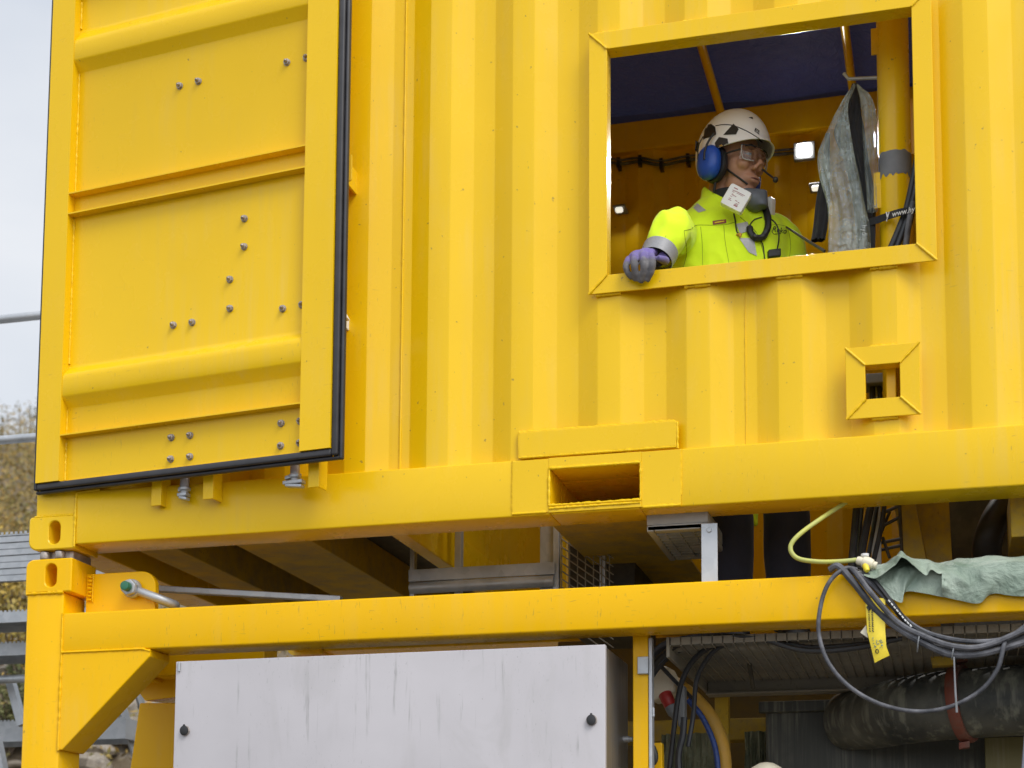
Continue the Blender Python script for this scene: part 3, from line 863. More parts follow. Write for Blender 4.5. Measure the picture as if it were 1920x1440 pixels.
# ------------------------------------------------------------------ control cabinet
CX0, CX1, CZ1, CZ0 = 0.577, 2.046, 2.240, 1.20
cb = thing('control_cabinet', (1.3, 0.2, CZ0), 'large pale grey control cabinet with two black locks, mounted in the lower frame', 'cabinet')
mb = MB(); mb.box(CX0+0.006, CX1-0.002, 0.024, 0.372, CZ0, CZ1-0.004); mb.build('housing', M['brushed'], cb, bevel=0.003)
mb = MB(); mb.box(CX0, CX1, 0.0, 0.0225, CZ0, CZ1); cd = mb.build('door', M['cabinet'], cb, bevel=0.003, seg=3, smooth=30)
for p in ((0.6176, -0.0040, 2.0052), (2.0032, -0.0040, 2.0032)):
    mb = MB()
    mb.lathe([(0.0175, 0.003), (0.0175, -0.003), (0.016, -0.005)], (p[0], 0.0, p[2]), (0, 1, 0), 24)
    o = mb.build('lock', M['steel'], None, smooth=40); o.parent = cd
    mb = MB()
    pts = [(p[0] + 0.0145*math.cos(rad(a))*(1.0 if a % 180 else 1), p[2] + 0.0165*math.sin(rad(a))) for a in range(0, 360, 15)]
    mb.prism(pts, -0.012, -0.0052)
    mb.prism([(p[0]-0.004, p[2]+0.012), (p[0]+0.004, p[2]+0.012), (p[0]+0.003, p[2]+0.021), (p[0]-0.003, p[2]+0.021)], -0.0115, -0.0054)
    o = mb.build('lock_cover', M['black'], None, bevel=0.0015, smooth=40); o.parent = cd
mb = MB(); mb.lathe([(0.0045, 0), (0.0045, 0.03)], (CX0+0.014, -0.004, CZ1-0.034), (0, 0, 1), 10); o = mb.build('hinge_pin', M['galv'], None, smooth=40); o.parent = cd
# fixing feet on top and cable gland at the side
for x in (0.85, 1.25, 1.82):
    mb = MB(); mb.box(x, x+0.03, 0.10, 0.16, CZ1-0.003, CZ1+0.012); mb.build('mounting_foot', M['galv'], cb, bevel=0.002)
mb = MB(); mb.lathe([(0.011, 0), (0.011, 0.018), (0.008, 0.02), (0.008, 0.034)], (CX1-0.002, 0.30, 1.975), (1, 0, 0), 14); mb.build('cable_gland', M['galv'], cb, smooth=40)
# black gland cable looping down from the gland
mb = MB(); mb.tube([(2.078,0.30,1.975), (2.1108, 0.2800, 1.9737), (2.1442, 0.2600, 1.9481), (2.1581, 0.2500, 1.9156), (2.1528, 0.2500, 1.8915), (2.1302, 0.2500, 1.8886), (2.1142, 0.2600, 1.8586)], 0.009, 10, res=5)
for p in ((2.1037, 0.2800, 1.9774), (2.1390, 0.2600, 1.9500)): mb.lathe([(0.0115, -0.004), (0.0115, 0.004)], p, (1, 0, -0.7), 12)
tag(mb.build('cable', M['cable'], None, smooth=True), 'short black cable curling from the gland on the right side of the cabinet', 'cable')
# galvanised conduit beside the strut
mb = MB(); mb.box(2.152, 2.163, 0.166, 0.205, 1.0, 2.285); mb.obox((2.135, 0.166, 2.195), (0.017, 0, 0), (0, 0.012, 0), (0, 0, 0.028)); mb.box(2.1635, 2.170, 0.166, 0.175, 2.03, 2.06)
tag(mb.build('mounting_rail', M['galv'], None, bevel=0.002), 'narrow galvanised rail fixed along the yellow strut right of the cabinet', 'rail')

# ------------------------------------------------------------------ things in the gap between the two frames
def cable(name, pts, r, mat, label, res=7, n=8, group=None, cat='cable'):
    mb = MB(); mb.tube(pts, r, n, res=res)
    return tag(mb.build(name, mat, None, smooth=True), label, cat, group)

mb = MB(); mb.bar((0.3223, 0.3200, 2.5651), (1.0398, 0.3200, 2.4921), 0.03, 0.022)
tag(mb.build('flat_bar', M['galv'], None, bevel=0.003), 'pale galvanised bar lying behind the top rail, right of the shackle', 'bar')

gf = thing('guard_frame', (1.45, 0.62, 2.3), 'galvanised guard frame with toe board and wire mesh below the container', 'guard frame')
L0 = (1.1888, 0.6000, 2.6501); L1 = (1.7356, 0.6000, 2.6483)
z_top = (L0[2] + L1[2])/2; x0, x1 = L0[0], L1[0]
mb = MB(); mb.box(x0, x1, 0.600, 0.608, z_top-0.044, z_top); mb.build('toe_board', M['galv'], gf, bevel=0.001)
mb = MB(); mb.tube([(x0+0.004, 0.612, z_top-0.066), (x1-0.004, 0.612, z_top-0.066)], 0.0215, 16); mb.build('lower_tube', M['galv'], gf, smooth=50)
for xa, xb, ya in ((x0, x0+0.018, 0.612), (x0+0.165, x0+0.19, 0.63), (x1-0.062, x1-0.012, 0.63), (x1-0.010, x1+0.012, 0.612)):
    mb = MB(); mb.box(xa, xb, ya, ya+0.03, 2.42, 3.15); mb.build('upright', M['galv'], gf, bevel=0.002)
mb = MB()
mx0, mx1 = x1+0.016, x1+0.205
for i in range(7): mb.tube([(mx0+0.029*i, 0.64, 2.44), (mx0+0.029*i, 0.64, 3.1)], 0.0024, 6)
for i in range(23): mb.tube([(mx0, 0.636, 2.45+0.029*i), (mx1, 0.636, 2.31+0.029*i)], 0.0024, 6)
mb.build('mesh_panel', M['galv_grimy'], gf)
mb = MB(); mb.box(mx0-0.01, mx1+0.05, 0.78, 1.2, 2.43, 2.98)  # dark box put in as the shade behind the mesh
tag(mb.build('shade_backing', M['plate_dark'], None, bevel=0.006), 'dark box put in as shade behind the small wire mesh in the gap', 'box')
mb = MB(); mb.box(mx0+0.137, mx0+0.157, 0.645, 0.665, 2.42, 3.12); mb.build('upright', M['galv'], gf)

# flood lamp (off) slung under the container
fl = thing('flood_lamp', (2.28, 0.3, 2.62), 'unlit grey flood lamp with grille hanging under the container on galvanised brackets', 'lamp')
mb = MB()
c0 = Vector((2.2597, 0.3000, 2.6224))
ax = Vector((0.098, 0.0, 0.0)); ay = Vector((0.0, 0.215, -0.0)); az = Vector((0, 0, 0.022))
mb.obox(c0 + Vector((0, 0, 0.03)), ax, ay, az)
mb.prism([(c0.x-0.098, c0.z+0.0085), (c0.x+0.098, c0.z+0.0085), (c0.x+0.098, c0.z-0.012), (c0.x+0.075, c0.z-0.012), (c0.x+0.075, c0.z+0.003), (c0.x-0.075, c0.z+0.003), (c0.x-0.075, c0.z-0.012), (c0.x-0.098, c0.z-0.012)], 0.3-0.215, 0.3+0.215)
mb.box(c0.x-0.0745, c0.x+0.0745, 0.085, 0.125, c0.z-0.011, c0.z+0.0082); mb.box(c0.x-0.0745, c0.x+0.0745, 0.475, 0.515, c0.z-0.011, c0.z+0.0082)
M['lamp_grey'] = dusty('lamp_housing', (0.30, 0.30, 0.29), (0.40, 0.38, 0.34), 0.6)
mb.build('housing', M['lamp_grey'], fl, bevel=0.005, seg=2, smooth=30)
mb = MB()
for i in range(9): mb.box(c0.x-0.074, c0.x+0.074, 0.14+0.038*i, 0.145+0.038*i, c0.z-0.012, c0.z-0.001)
for i in range(3): mb.box(c0.x-0.045+0.045*i-0.0015, c0.x-0.045+0.045*i+0.0015, 0.126, 0.474, c0.z-0.013, c0.z-0.004)
mb.build('grille', M['galv'], fl)
mb = MB(); mb.box(c0.x-0.0735, c0.x+0.0735, 0.126, 0.474, c0.z+0.000, c0.z+0.002); mb.build('lens', M['plate_dark'], fl)
for (a, b_, y0_) in (((1315, 1000), (1346, 1100), 0.066), ((1360, 1056), (1377, 1100), 0.52)):
    pa = (2.3384, 0.0700, 2.5920) if a[0] == 1315 else (2.3519, 0.5200, 2.5904)
    pb = (2.3891, 0.0700, 2.4333) if a[0] == 1315 else (2.3820, 0.5200, 2.5190)
    mb = MB(); mb.box(pa[0], pb[0], y0_, y0_+0.008, min(pb[2], 2.42)-0.12, pa[2]+0.03)
    mb.lathe([(0.008, 0), (0.008, 0.004)], ((pa[0]+pb[0])/2, y0_-0.0005, pa[2]+0.008), (0, -1, 0), 10)
    mb.build('bracket', M['galv'], fl, bevel=0.0015)

# yellow struts at the right end of the gap
ys = thing('inclined_strut', (2.98, 0.5, 2.4), 'pair of inclined yellow plates standing behind the green tarpaulin', 'strut')
def slab(front, back_off, name, parent, mat):
    mb = MB(); f = [Vector(p) for p in front]
    mb.loft([f, [q + Vector(back_off) for q in f]]); return mb.build(name, mat, parent, bevel=0.002)
slab([(2.9069, 0.5000, 2.7953), (2.9754, 0.5000, 2.7944), (3.0357, 0.5000, 2.4221), (2.9715, 0.5000, 2.4216)], (0.0, 0.05, 0), 'plate', ys, M['grimy'])
slab([(2.9760, 0.5600, 2.8101), (3.0876, 0.5600, 2.8118), (3.0996, 0.5600, 2.4307), (3.0368, 0.5600, 2.4301)], (0.0, 0.08, 0), 'plate', ys, M['grimy'])
mb = MB()
q = [(3.2693, 0.2200, 2.7153), (3.4206, 0.2200, 2.7219), (3.4160, 0.2200, 2.5594), (3.2701, 0.2200, 2.5612)]
q = [Vector(p) for p in q]
mb.loft([q, [p + Vector((0, 0.3, 0)) for p in q]])
tag(mb.build('bracket_plate', M['grimy'], None, bevel=0.003), 'square yellow bracket hanging below the container rail at the right edge', 'bracket')
cable('ribbed_hose', [(3.2860, 0.6000, 2.7876), (3.2266, 0.5500, 2.6802), (3.2052, 0.6000, 2.5946), (3.2385, 0.8000, 2.5261), (3.2597, 0.9000, 2.4328)], 0.048, M['rubber'], 'thick black hose bending down behind the green tarpaulin', n=14, cat='hose')
mb = MB(); mb.box(3.05, 4.6, 1.2, 1.25, 2.2, 3.2)  # plain dark slab filling the gap behind the thick hose
tag(mb.build('dark_backdrop', M['plate_dark'], None), 'dark screen filling the gap at the right behind the thick hose', 'backdrop')

# cables climbing into the container, and a cable ladder
for pts, r in ((((2.8070, 0.3000, 2.7408), (2.7972, 0.2600, 2.6101), (2.7888, 0.2000, 2.4773)), 0.012), (((2.8535, 0.3400, 2.7482), (2.8293, 0.2800, 2.6129), (2.8117, 0.2000, 2.4761)), 0.0125),
               (((2.8913, 0.3600, 2.7509), (2.8776, 0.3200, 2.6369), (2.8464, 0.2200, 2.4700)), 0.008), (((2.8187, 0.4000, 2.7660), (2.8101, 0.3300, 2.6258), (2.8017, 0.2000, 2.4681)), 0.006), (((2.8695, 0.4000, 2.7627), (2.8502, 0.3300, 2.6235), (2.8311, 0.2000, 2.4666)), 0.007)):
    cable('riser_cable', pts, r, M['cable'], 'black cable climbing through the gap left of the inclined yellow plates', group='cables climbing into the container')
cl = thing('cable_ladder', (2.9, 0.5, 2.6), 'dark wire cable ladder hanging behind the climbing black cables', 'cable ladder')
mb = MB()
mb.tube([(2.8652, 0.5000, 2.7709), (2.8471, 0.5000, 2.5203)], 0.006, 6); mb.tube([(2.9306, 0.5000, 2.7739), (2.9366, 0.5000, 2.5513)], 0.006, 6)
mb.build('side_wire', M['plate_dark'], cl)
mb = MB()
for a, b_ in (((2.8592, 0.5000, 2.7244), (2.9336, 0.5000, 2.7521)), ((2.8567, 0.5000, 2.6777), (2.9363, 0.5000, 2.7160)), ((2.8523, 0.5000, 2.6276), (2.9349, 0.5000, 2.6408)), ((2.8485, 0.5000, 2.6027), (2.9379, 0.5000, 2.6192)), ((2.8622, 0.5200, 2.6497), (2.8982, 0.5200, 2.7378)), ((2.8755, 0.4900, 2.6455), (2.8972, 0.4700, 2.5718))):
    mb.tube([a, b_], 0.0055, 6)
mb.build('rung', M['plate_dark'], cl)

# yellow-green hose and its white fitting
cable('air_hose', [(2.7916, 0.1000, 2.6765), (2.7120, 0.0300, 2.6071), (2.6483, -0.0200, 2.5477), (2.6233, -0.0300, 2.5090), (2.6420, -0.0300, 2.4752), (2.6981, -0.0200, 2.4629), (2.7605, -0.0100, 2.4617), (2.8166, 0.0000, 2.4658)], 0.0072, M['hose_yg'], 'yellow-green hose looping down from the container rail to a white fitting', n=10, cat='hose')
ft = thing('hose_fitting', (2.83, 0.0, 2.45), 'small white plastic valve joined to the yellow-green hose on the rail', 'valve')
mb = MB(); a = Vector((2.8166, 0.0000, 2.4658)); b_ = Vector((2.8602, 0.0000, 2.4504))
mb.lathe([(0.010, 0), (0.013, 0.006), (0.013, 0.018), (0.017, 0.02), (0.019, 0.034), (0.015, 0.05), (0.011, 0.052), (0.011, 0.062)], a, b_-a, 14)
mb.build('body', M['cream'], ft, smooth=40)
mb = MB(); mb.lathe([(0.008, 0), (0.008, 0.016), (0.012, 0.018), (0.012, 0.025)], Vector((2.8415, 0.0000, 2.4579)), (0, 0, 1), 12); mb.build('cap', M['white'], ft, smooth=40)
mb = MB(); mb.lathe([(0.009, 0), (0.009, 0.02), (0.006, 0.026)], Vector((2.8418, -0.0100, 2.4460)), (0.25, -0.5, -0.75), 12); mb.build('spout', M['tag'], ft, smooth=40)

# bundle of cables slung over the top rail
bundle = [
 ([(2.7381, -0.0100, 2.4384), (2.7642, -0.0220, 2.4442), (2.8078, -0.0300, 2.3916), (2.8808, -0.0340, 2.2940), (2.9598, -0.0500, 2.2271), (3.0318, -0.0600, 2.1814), (3.0942, -0.0600, 2.1570), (3.1837, -0.0500, 2.1614), (3.3180, -0.0300, 2.2000)], 0.0105),
 ([(2.7740, 0.0200, 2.4429), (2.8078, -0.0200, 2.4294), (2.8549, -0.0500, 2.3595), (2.9302, -0.0550, 2.2655), (3.0054, -0.0650, 2.2162), (3.0947, -0.0750, 2.1795), (3.1839, -0.0650, 2.1808), (3.3186, -0.0400, 2.2388)], 0.0088),
 ([(2.7891, 0.0300, 2.4410), (2.8262, -0.0180, 2.4159), (2.8845, -0.0240, 2.3568), (2.9390, -0.0280, 2.2925), (2.9933, -0.0400, 2.2433), (3.0624, -0.0500, 2.2117), (3.1547, -0.0550, 2.1946), (3.2438, -0.0500, 2.2043), (3.3196, -0.0300, 2.2593)], 0.0072),
 ([(2.8049, 0.0300, 2.4369), (2.8415, -0.0150, 2.4092), (2.9058, -0.0240, 2.3397), (2.9509, -0.0260, 2.2763), (3.0198, -0.0450, 2.1985), (3.1095, -0.0450, 2.1729), (3.1990, -0.0400, 2.1750), (3.3190, -0.0200, 2.2205)], 0.0095),
]
for i, (pts, r) in enumerate(bundle):
    cable('slung_cable', pts, r, M['cable_dusty'] if i != 3 else M['cable'], 'dusty dark cable in the bundle slung over the top rail below the green tarpaulin', group='cables slung over the top rail')
pts = [(2.8086, 0.0200, 2.4379), (2.8573, -0.0200, 2.4074), (2.9183, -0.0340, 2.3243), (2.9601, -0.0350, 2.2663), (3.0128, -0.0500, 2.2217), (3.0381, -0.0550, 2.2008)]
mb = MB(); mb.tube(pts, 0.0075, 8, res=6)
o = tag(mb.build('corrugated_conduit', M['black'], None, smooth=True), 'black corrugated conduit with pale rings inside the slung cable bundle', 'conduit')
mb = MB()
for (x, y) in ((1676,1137), (1682,1145), (1688,1152), (1693,1158), (1699,1165), (1705,1171), (1711,1176)):
    pass
for p in ((2.9109, -0.0400, 2.3267), (2.9184, -0.0410, 2.3165), (2.9259, -0.0420, 2.3064), (2.9334, -0.0420, 2.2965), (2.9409, -0.0420, 2.2866), (2.9483, -0.0420, 2.2767), (2.9558, -0.0420, 2.2668), (2.9633, -0.0430, 2.2583), (2.9708, -0.0450, 2.2497)):
    mb.tube([Vector(p)+Vector((-0.002, -0.004, 0.004)), Vector(p)+Vector((0.003, -0.004, -0.003))], 0.0022, 6)
k = mb.build('ring', M['ink_white'], None); k.parent = o
cable('looped_cable', [(2.8161, 0.0000, 2.4365), (2.7831, -0.0250, 2.4361), (2.7393, -0.0350, 2.3973), (2.7137, -0.0400, 2.3327), (2.7050, -0.0450, 2.2434), (2.7307, -0.0500, 2.1532), (2.7919, -0.0550, 2.0753), (2.8802, -0.0600, 2.0197), (2.9828, -0.0600, 1.9947), (3.0790, -0.0600, 2.0059), (3.1631, -0.0600, 2.0500), (3.2118, -0.0600, 2.1105), (3.2295, -0.0600, 2.1720), (3.2347, -0.0500, 2.1906)], 0.0066, M['cable_dusty'], 'single grey cable hanging in a wide loop below the slung bundle', res=10, n=10)
# cable tie with a long tail
tie = MB(); c = Vector((3.0899, -0.0600, 2.1665))
tie.tube([c + Vector((0.004*math.sin(a), 0.020*math.cos(a), 0.022*math.sin(a))) for a in [i*math.pi/8 for i in range(17)]], 0.0022, 6)
tie.tube([c + Vector((0.002, -0.02, -0.02)), (3.0922, -0.0850, 2.1343), (3.0935, -0.0850, 2.0565), (3.0964, -0.0850, 1.9851)], [0.0022, 0.0022, 0.0028, 0.0034], 6, res=4)
tag(tie.build('cable_tie', M['grey'], None, smooth=True), 'pale cable tie with a long tail hanging from the cable bundle', 'cable tie')
tie = MB(); c = Vector((2.9926, -0.0500, 2.1972))
tie.tube([c + Vector((0.004*math.sin(a), 0.026*math.cos(a), 0.026*math.sin(a))) for a in [i*math.pi/8 for i in range(17)]], 0.002, 6)
tag(tie.build('cable_tie', M['grey'], None, smooth=True), 'short cable tie cinched round the bundle just right of the yellow tag', 'cable tie')

# yellow paper tag
tg = thing('paper_tag', (2.85, -0.03, 2.25), 'creased yellow tag printed in black hanging from the cable bundle', 'tag')
edgeL = [(2.8412, -0.0300, 2.3416), (2.8437, -0.0340, 2.2956), (2.8461, -0.0400, 2.2383), (2.8564, -0.0450, 2.1939), (2.8662, -0.0420, 2.1447)]
edgeR = [(2.8999, -0.0300, 2.3388), (2.8978, -0.0370, 2.2926), (2.8987, -0.0460, 2.2351), (2.9011, -0.0500, 2.1913), (2.9095, -0.0400, 2.1656)]
rows = []
for a, b_ in zip(edgeL, edgeR):
    a = Vector(a); b_ = Vector(b_)
    rows.append([a.lerp(b_, t_/6) + Vector((0, -0.004*math.sin(math.pi*t_/6), 0)) for t_ in range(7)])
mb = MB(); mb.grid(rows); mb.grid([[p + Vector((0, 0.0008, 0)) for p in r] for r in rows])
tgo = mb.build('sheet', M['tag'], tg, smooth=60, recalc=False)
mb = MB(); mb.loft([[Vector((2.8252, -0.0250, 2.2402)), Vector((2.8427, -0.0250, 2.2620)), Vector((2.8468, -0.0280, 2.2228))], [Vector((2.8251, -0.0230, 2.2406)), Vector((2.8426, -0.0230, 2.2624)), Vector((2.8467, -0.0260, 2.2231))]])
mb.build('torn_corner', M['cream'], tg)
def on_tag(u, v, lift=0.0016):
    k_ = min(int(v*4), 3); f_ = v*4 - k_
    a = Vector(edgeL[k_]).lerp(Vector(edgeL[k_+1]), f_); b2 = Vector(edgeR[k_]).lerp(Vector(edgeR[k_+1]), f_)
    return a.lerp(b2, u) + Vector((0, -0.004*math.sin(math.pi*u) - lift, 0))
mb = MB(); rr = random.Random(3)
v = 0.16
while v < 0.50:                          # two rows of small black printing running down the tag
    L = rr.uniform(0.010, 0.03)
    mb.tube([on_tag(0.30, v), on_tag(0.36, v + L*0.7)], 0.0018, 4); mb.tube([on_tag(0.34, v), on_tag(0.31, v+L*0.5)], 0.0013, 4)
    if v > 0.2: mb.tube([on_tag(0.13, v), on_tag(0.18, v + L*0.5)], 0.0016, 4)
    v += L + 0.008
mb.tube([on_tag(0.08, 0.14), on_tag(0.20, 0.20)], 0.004, 5); mb.tube([on_tag(0.45, 0.16), on_tag(0.46, 0.22)], 0.004, 5)
mb.tube([on_tag(0.32 + 0.10*math.cos(a*0.5), 0.84 + 0.035*math.sin(a*0.5)) for a in range(14)], 0.0011, 4)
mb.build('print', M['ink'], tg)
mb = MB()
for i in range(26):
    u_, v_ = rr.uniform(0.22, 0.75), rr.uniform(0.56, 0.80)
    mb.tube([on_tag(u_, v_), on_tag(u_ + rr.uniform(-0.08, 0.08), v_ + rr.uniform(-0.02, 0.03))], 0.0010, 4)
mb.build('drawing', M['ink_blue'], tg)

# green tarpaulin draped over the rail: an upper flap that arches over a dark hollow, and a lower flap
def spl(P, k=8):
    P = [Vector(p) for p in P]; Q = [P[0]*2-P[1]] + P + [P[-1]*2-P[-2]]; o_ = []
    for i in range(1, len(Q)-2):
        for j in range(k):
            t = j/k
            o_.append(0.5*((2*Q[i]) + (Q[i+1]-Q[i-1])*t + (2*Q[i-1]-5*Q[i]+4*Q[i+1]-Q[i+2])*t*t + (3*Q[i]-Q[i-1]-3*Q[i+1]+Q[i+2])*t**3))
    return o_ + [P[-1]]
ridge = [(2.8331, 0.0300, 2.4289), (2.8679, 0.0300, 2.4402), (2.9025, 0.0350, 2.4558), (2.9264, 0.0300, 2.4730), (2.9458, 0.0200, 2.4941), (2.9657, 0.0200, 2.4751), (2.9964, 0.0200, 2.4637), (3.0299, 0.0300, 2.4511), (3.0604, 0.0450, 2.4430), (3.1163, 0.0700, 2.4633), (3.1932, 0.0800, 2.4679), (3.2996, 0.0800, 2.4621), (3.4198, 0.0800, 2.4588), (3.5972, 0.0800, 2.4571)]
lip = [(2.8391, -0.0300, 2.4062), (2.8709, -0.0500, 2.3924), (2.9024, -0.0600, 2.4079), (2.9288, -0.0600, 2.4305), (2.9523, -0.0650, 2.4474), (2.9823, -0.0700, 2.4207), (3.0167, -0.0720, 2.3931), (3.0336, -0.0650, 2.4112), (3.0633, -0.0500, 2.3969), (3.1152, -0.0160, 2.4222), (3.1906, -0.0180, 2.4257), (3.2950, -0.0160, 2.4253), (3.4129, -0.0160, 2.4238), (3.5868, -0.0160, 2.4222)]
hem = [None]*8 + [(3.0618, -0.0220, 2.3374), (3.1129, -0.0220, 2.3239), (3.1668, -0.0260, 2.3126), (3.2065, -0.0160, 2.3412), (3.2996, -0.0220, 2.3276), (3.5829, -0.0240, 2.3260)]
R_, L_ = spl(ridge, 12), spl(lip, 12)
H_ = spl(hem[8:], 12)
n0 = 8*12
def crinkle(p, k=1.0): return (0.012 - abs(noise.noise(Vector((p.x*9 + p.z*13, p.z*5 - p.x*4, 2))))*0.050 + noise.noise(Vector((p.x*34 - p.z*20, p.z*30, 5)))*0.004)*k
mb = MB()
rows = []
for j in range(17):
    t = j/16; row = []
    for i in range(len(R_)):
        r_ = R_[i]; bk = Vector((r_.x, 0.150, 2.432)); l_ = L_[i]
        if t < 0.4:
            s_ = t/0.4; p = bk.lerp(r_, s_) + Vector((0, 0, 0.02*math.sin(math.pi*s_)))
        else:
            s_ = (t-0.4)/0.6; mid = (r_ + l_)/2 + Vector((0, -0.012, 0.006)); p = r_*(1-s_)**2 + mid*2*s_*(1-s_) + l_*s_*s_
        p = p + Vector((0, 0, max(-0.003, crinkle(p, 0.5))))
        row.append(p)
    rows.append(row)
mb.grid(rows); mb.grid([[p + Vector((0, 0.0012, 0.0012)) for p in r] for r in rows])
rows2 = [r[n0:] for r in rows[-1:]]
for j in range(1, 11):
    t = j/10
    rows2.append([a.lerp(b_, t) + Vector((0, -0.010*math.sin(math.pi*t) + min(0.001, crinkle(a.lerp(b_, t), 0.8*math.sin(math.pi*min(1, t*1.2)) if t < .83 else .2)), 0)) for a, b_ in zip(rows[-1][n0:], H_)])
mb.grid(rows2); mb.grid([[p + Vector((0, 0.0015, 0)) for p in r] for r in rows2])
low_t = [(2.8642, 0.0400, 2.4327), (2.8983, 0.0600, 2.4548), (2.9460, 0.0600, 2.4884), (2.9925, 0.0600, 2.4662), (3.0388, 0.0500, 2.4452), (3.0722, -0.0300, 2.3943)]
low_m = [(2.8726, -0.0080, 2.4253), (2.9039, -0.0120, 2.4277), (2.9472, -0.0130, 2.4300), (2.9934, -0.0140, 2.4290), (3.0392, -0.0200, 2.4189), (3.0720, -0.0400, 2.3827)]
low_b = [(2.8693, -0.0160, 2.3914), (2.8968, -0.0220, 2.3566), (2.9459, -0.0360, 2.3210), (2.9568, -0.0200, 2.3557), (3.0043, -0.0260, 2.3490), (3.0678, -0.0220, 2.3355)]
A_, B_, C_ = spl(low_t, 14), spl(low_m, 14), spl(low_b, 14)
rows = []
for j in range(17):
    t = j/16
    rows.append([(a.lerp(b_, t/0.35) if t < .35 else b_.lerp(c_, (t-.35)/.65)) + Vector((0, -abs(crinkle(b_ + Vector((0, 0, t*0.05)), 1.0)) if t > .3 else 0, 0)) for a, b_, c_ in zip(A_, B_, C_)])
mb.grid(rows); mb.grid([[p + Vector((0, 0.0012, 0.0)) for p in r] for r in rows])
tag(mb.build('tarpaulin', M['tarp_green'], None, smooth=70, recalc=False), 'crumpled pale green tarpaulin draped over the top rail', 'tarpaulin')

# ------------------------------------------------------------------ the bay right of the cabinet, below the rail
# working platform of open grating that the worker stands on
pf = thing('grating_platform', (2.9, 0.6, 2.2), 'galvanised grating platform seen from below under the top rail', 'platform')
mb = MB()
gx0, gx1, gy0, gy1, gz0, gz1 = 2.22, 4.2, 0.17, 0.98, 2.255, 2.285
x = gx0
while x <= gx1:
    mb.box(x, x+0.003, gy0, gy1, gz0, gz1); x += 0.0335
y = gy0
while y <= gy1:
    mb.box(gx0, gx1, y, y+0.005, gz0+0.004, gz1-0.002); y += 0.026
mb.build('grating', M['galv_grimy'], pf)
mb = MB(); mb.box(gx0, gx1, 0.985, 1.02, 2.205, 2.285); mb.box(gx0, gx1, 0.94, 0.984, 2.205, 2.212); mb.build('bearer', M['galv_grimy'], pf, bevel=0.002)
mb = MB(); mb.box(gx0-0.012, gx0-0.001, 0.17, 1.0, 2.22, 2.285); mb.build('side_plate', M['galv_grimy'], pf, bevel=0.002)
for x in (2.24, 4.1):
    mb = MB(); mb.box(x, x+0.05, 1.025, 1.075, -0.13, 2.28); mb.build('post', M['grimy'], pf, bevel=0.003)

# slurry-streaked tank
tk = thing('slurry_tank', (3.4, 1.6, -0.13), 'dark steel tank streaked with pale slurry behind the large hose', 'tank')
a = (2.4169, 1.1200, 2.1689)
mb = MB(); mb.box(a[0], 5.2, 1.10, 2.0, -0.13, 2.19); mb.build('shell', M['streak'], tk, bevel=0.01)
mb = MB(); mb.box(a[0]-0.02, 5.2, 1.06, 1.0995, 2.15, 2.19); mb.build('rim', M['streak'], tk, bevel=0.004)
M['splash'] = streaky('slurry_streaked_plate', (0.16, 0.14, 0.05), (0.30, 0.28, 0.18))
# large black hose with a red clamp
hz = thing('suction_hose', (3.1, 0.75, 2.05), 'large slurry-stained black hose with a red clamp in front of the tank', 'hose')
P_ = [(2.7143, 1.0750, 2.1115), (2.8186, 0.9500, 2.1068), (2.9332, 0.8000, 2.1091), (3.1098, 0.7200, 2.1155), (3.3796, 0.6600, 2.1171), (3.6062, 0.6200, 2.1134)]
mb = MB(); mb.tube(P_, [0.105, 0.112, 0.116, 0.118, 0.118, 0.118], 32, res=8); mb.build('hose', M['hose_stained'], hz, smooth=True)
c = Vector((3.1202, 0.7160, 2.1164)); ax = (Vector((3.2123, 0.6900, 2.1156)) - Vector((3.0402, 0.7450, 2.1154))).normalized()
ax = (ax + Vector((0, 0, 0.10))).normalized()
mb = MB(); mb.lathe([(0.119, -0.019), (0.131, -0.019), (0.135, -0.010), (0.135, 0.010), (0.131, 0.019), (0.119, 0.019)], c, ax, 40)
for s_ in (-1, 1):
    q = c + Vector((0, -0.03, s_*0.145)); mb.obox(q, ax*0.018, (0, 0.02, 0), (0, 0, 0.010))
mb.build('clamp', M['redpaint'], hz, smooth=35)
c = Vector((3.3796, 0.6600, 2.1171))
mb = MB(); mb.lathe([(0.119, -0.024), (0.133, -0.024), (0.137, -0.012), (0.137, 0.012), (0.133, 0.024), (0.119, 0.024)], c, ax, 40); mb.build('clamp', M['redpaint'], hz, smooth=35)
mb = MB(); a, b_ = (3.1910, 0.9800, 2.0269), (3.4456, 0.9800, 2.0207); mb.box(a[0], b_[0], 0.96, 1.0, -0.13, a[2])
tag(mb.build('splash_plate', M['splash'], None, bevel=0.003), 'dirty yellow-green plate below the large hose near the right edge', 'plate')
# bracket above the hose, and a motor housing beside it
slabq = [Vector(p) for p in ((3.0084, 0.6000, 2.3241), (3.0940, 0.6000, 2.3313), (3.0918, 0.6000, 2.2316), (3.0236, 0.6000, 2.2305))]
mb = MB(); mb.loft([slabq, [p + Vector((0, 0.06, 0)) for p in slabq]])
tag(mb.build('hanger_plate', M['grimy'], None, bevel=0.002), 'small yellow hanger plate above the large hose', 'bracket')
mb = MB()
a, b_ = (3.0977, 0.5000, 2.3384), (3.4240, 0.5000, 2.2572)
mb.box(a[0], b_[0], 0.50, 0.62, b_[2], a[2]+0.02)
for i in range(16): mb.box(a[0]+0.008+i*0.018, a[0]+0.016+i*0.018, 0.488, 0.4995, b_[2]+0.006, a[2])
tag(mb.build('finned_housing', M['plate_dark'], None), 'dark finned housing tucked under the rail above the large hose', 'housing')

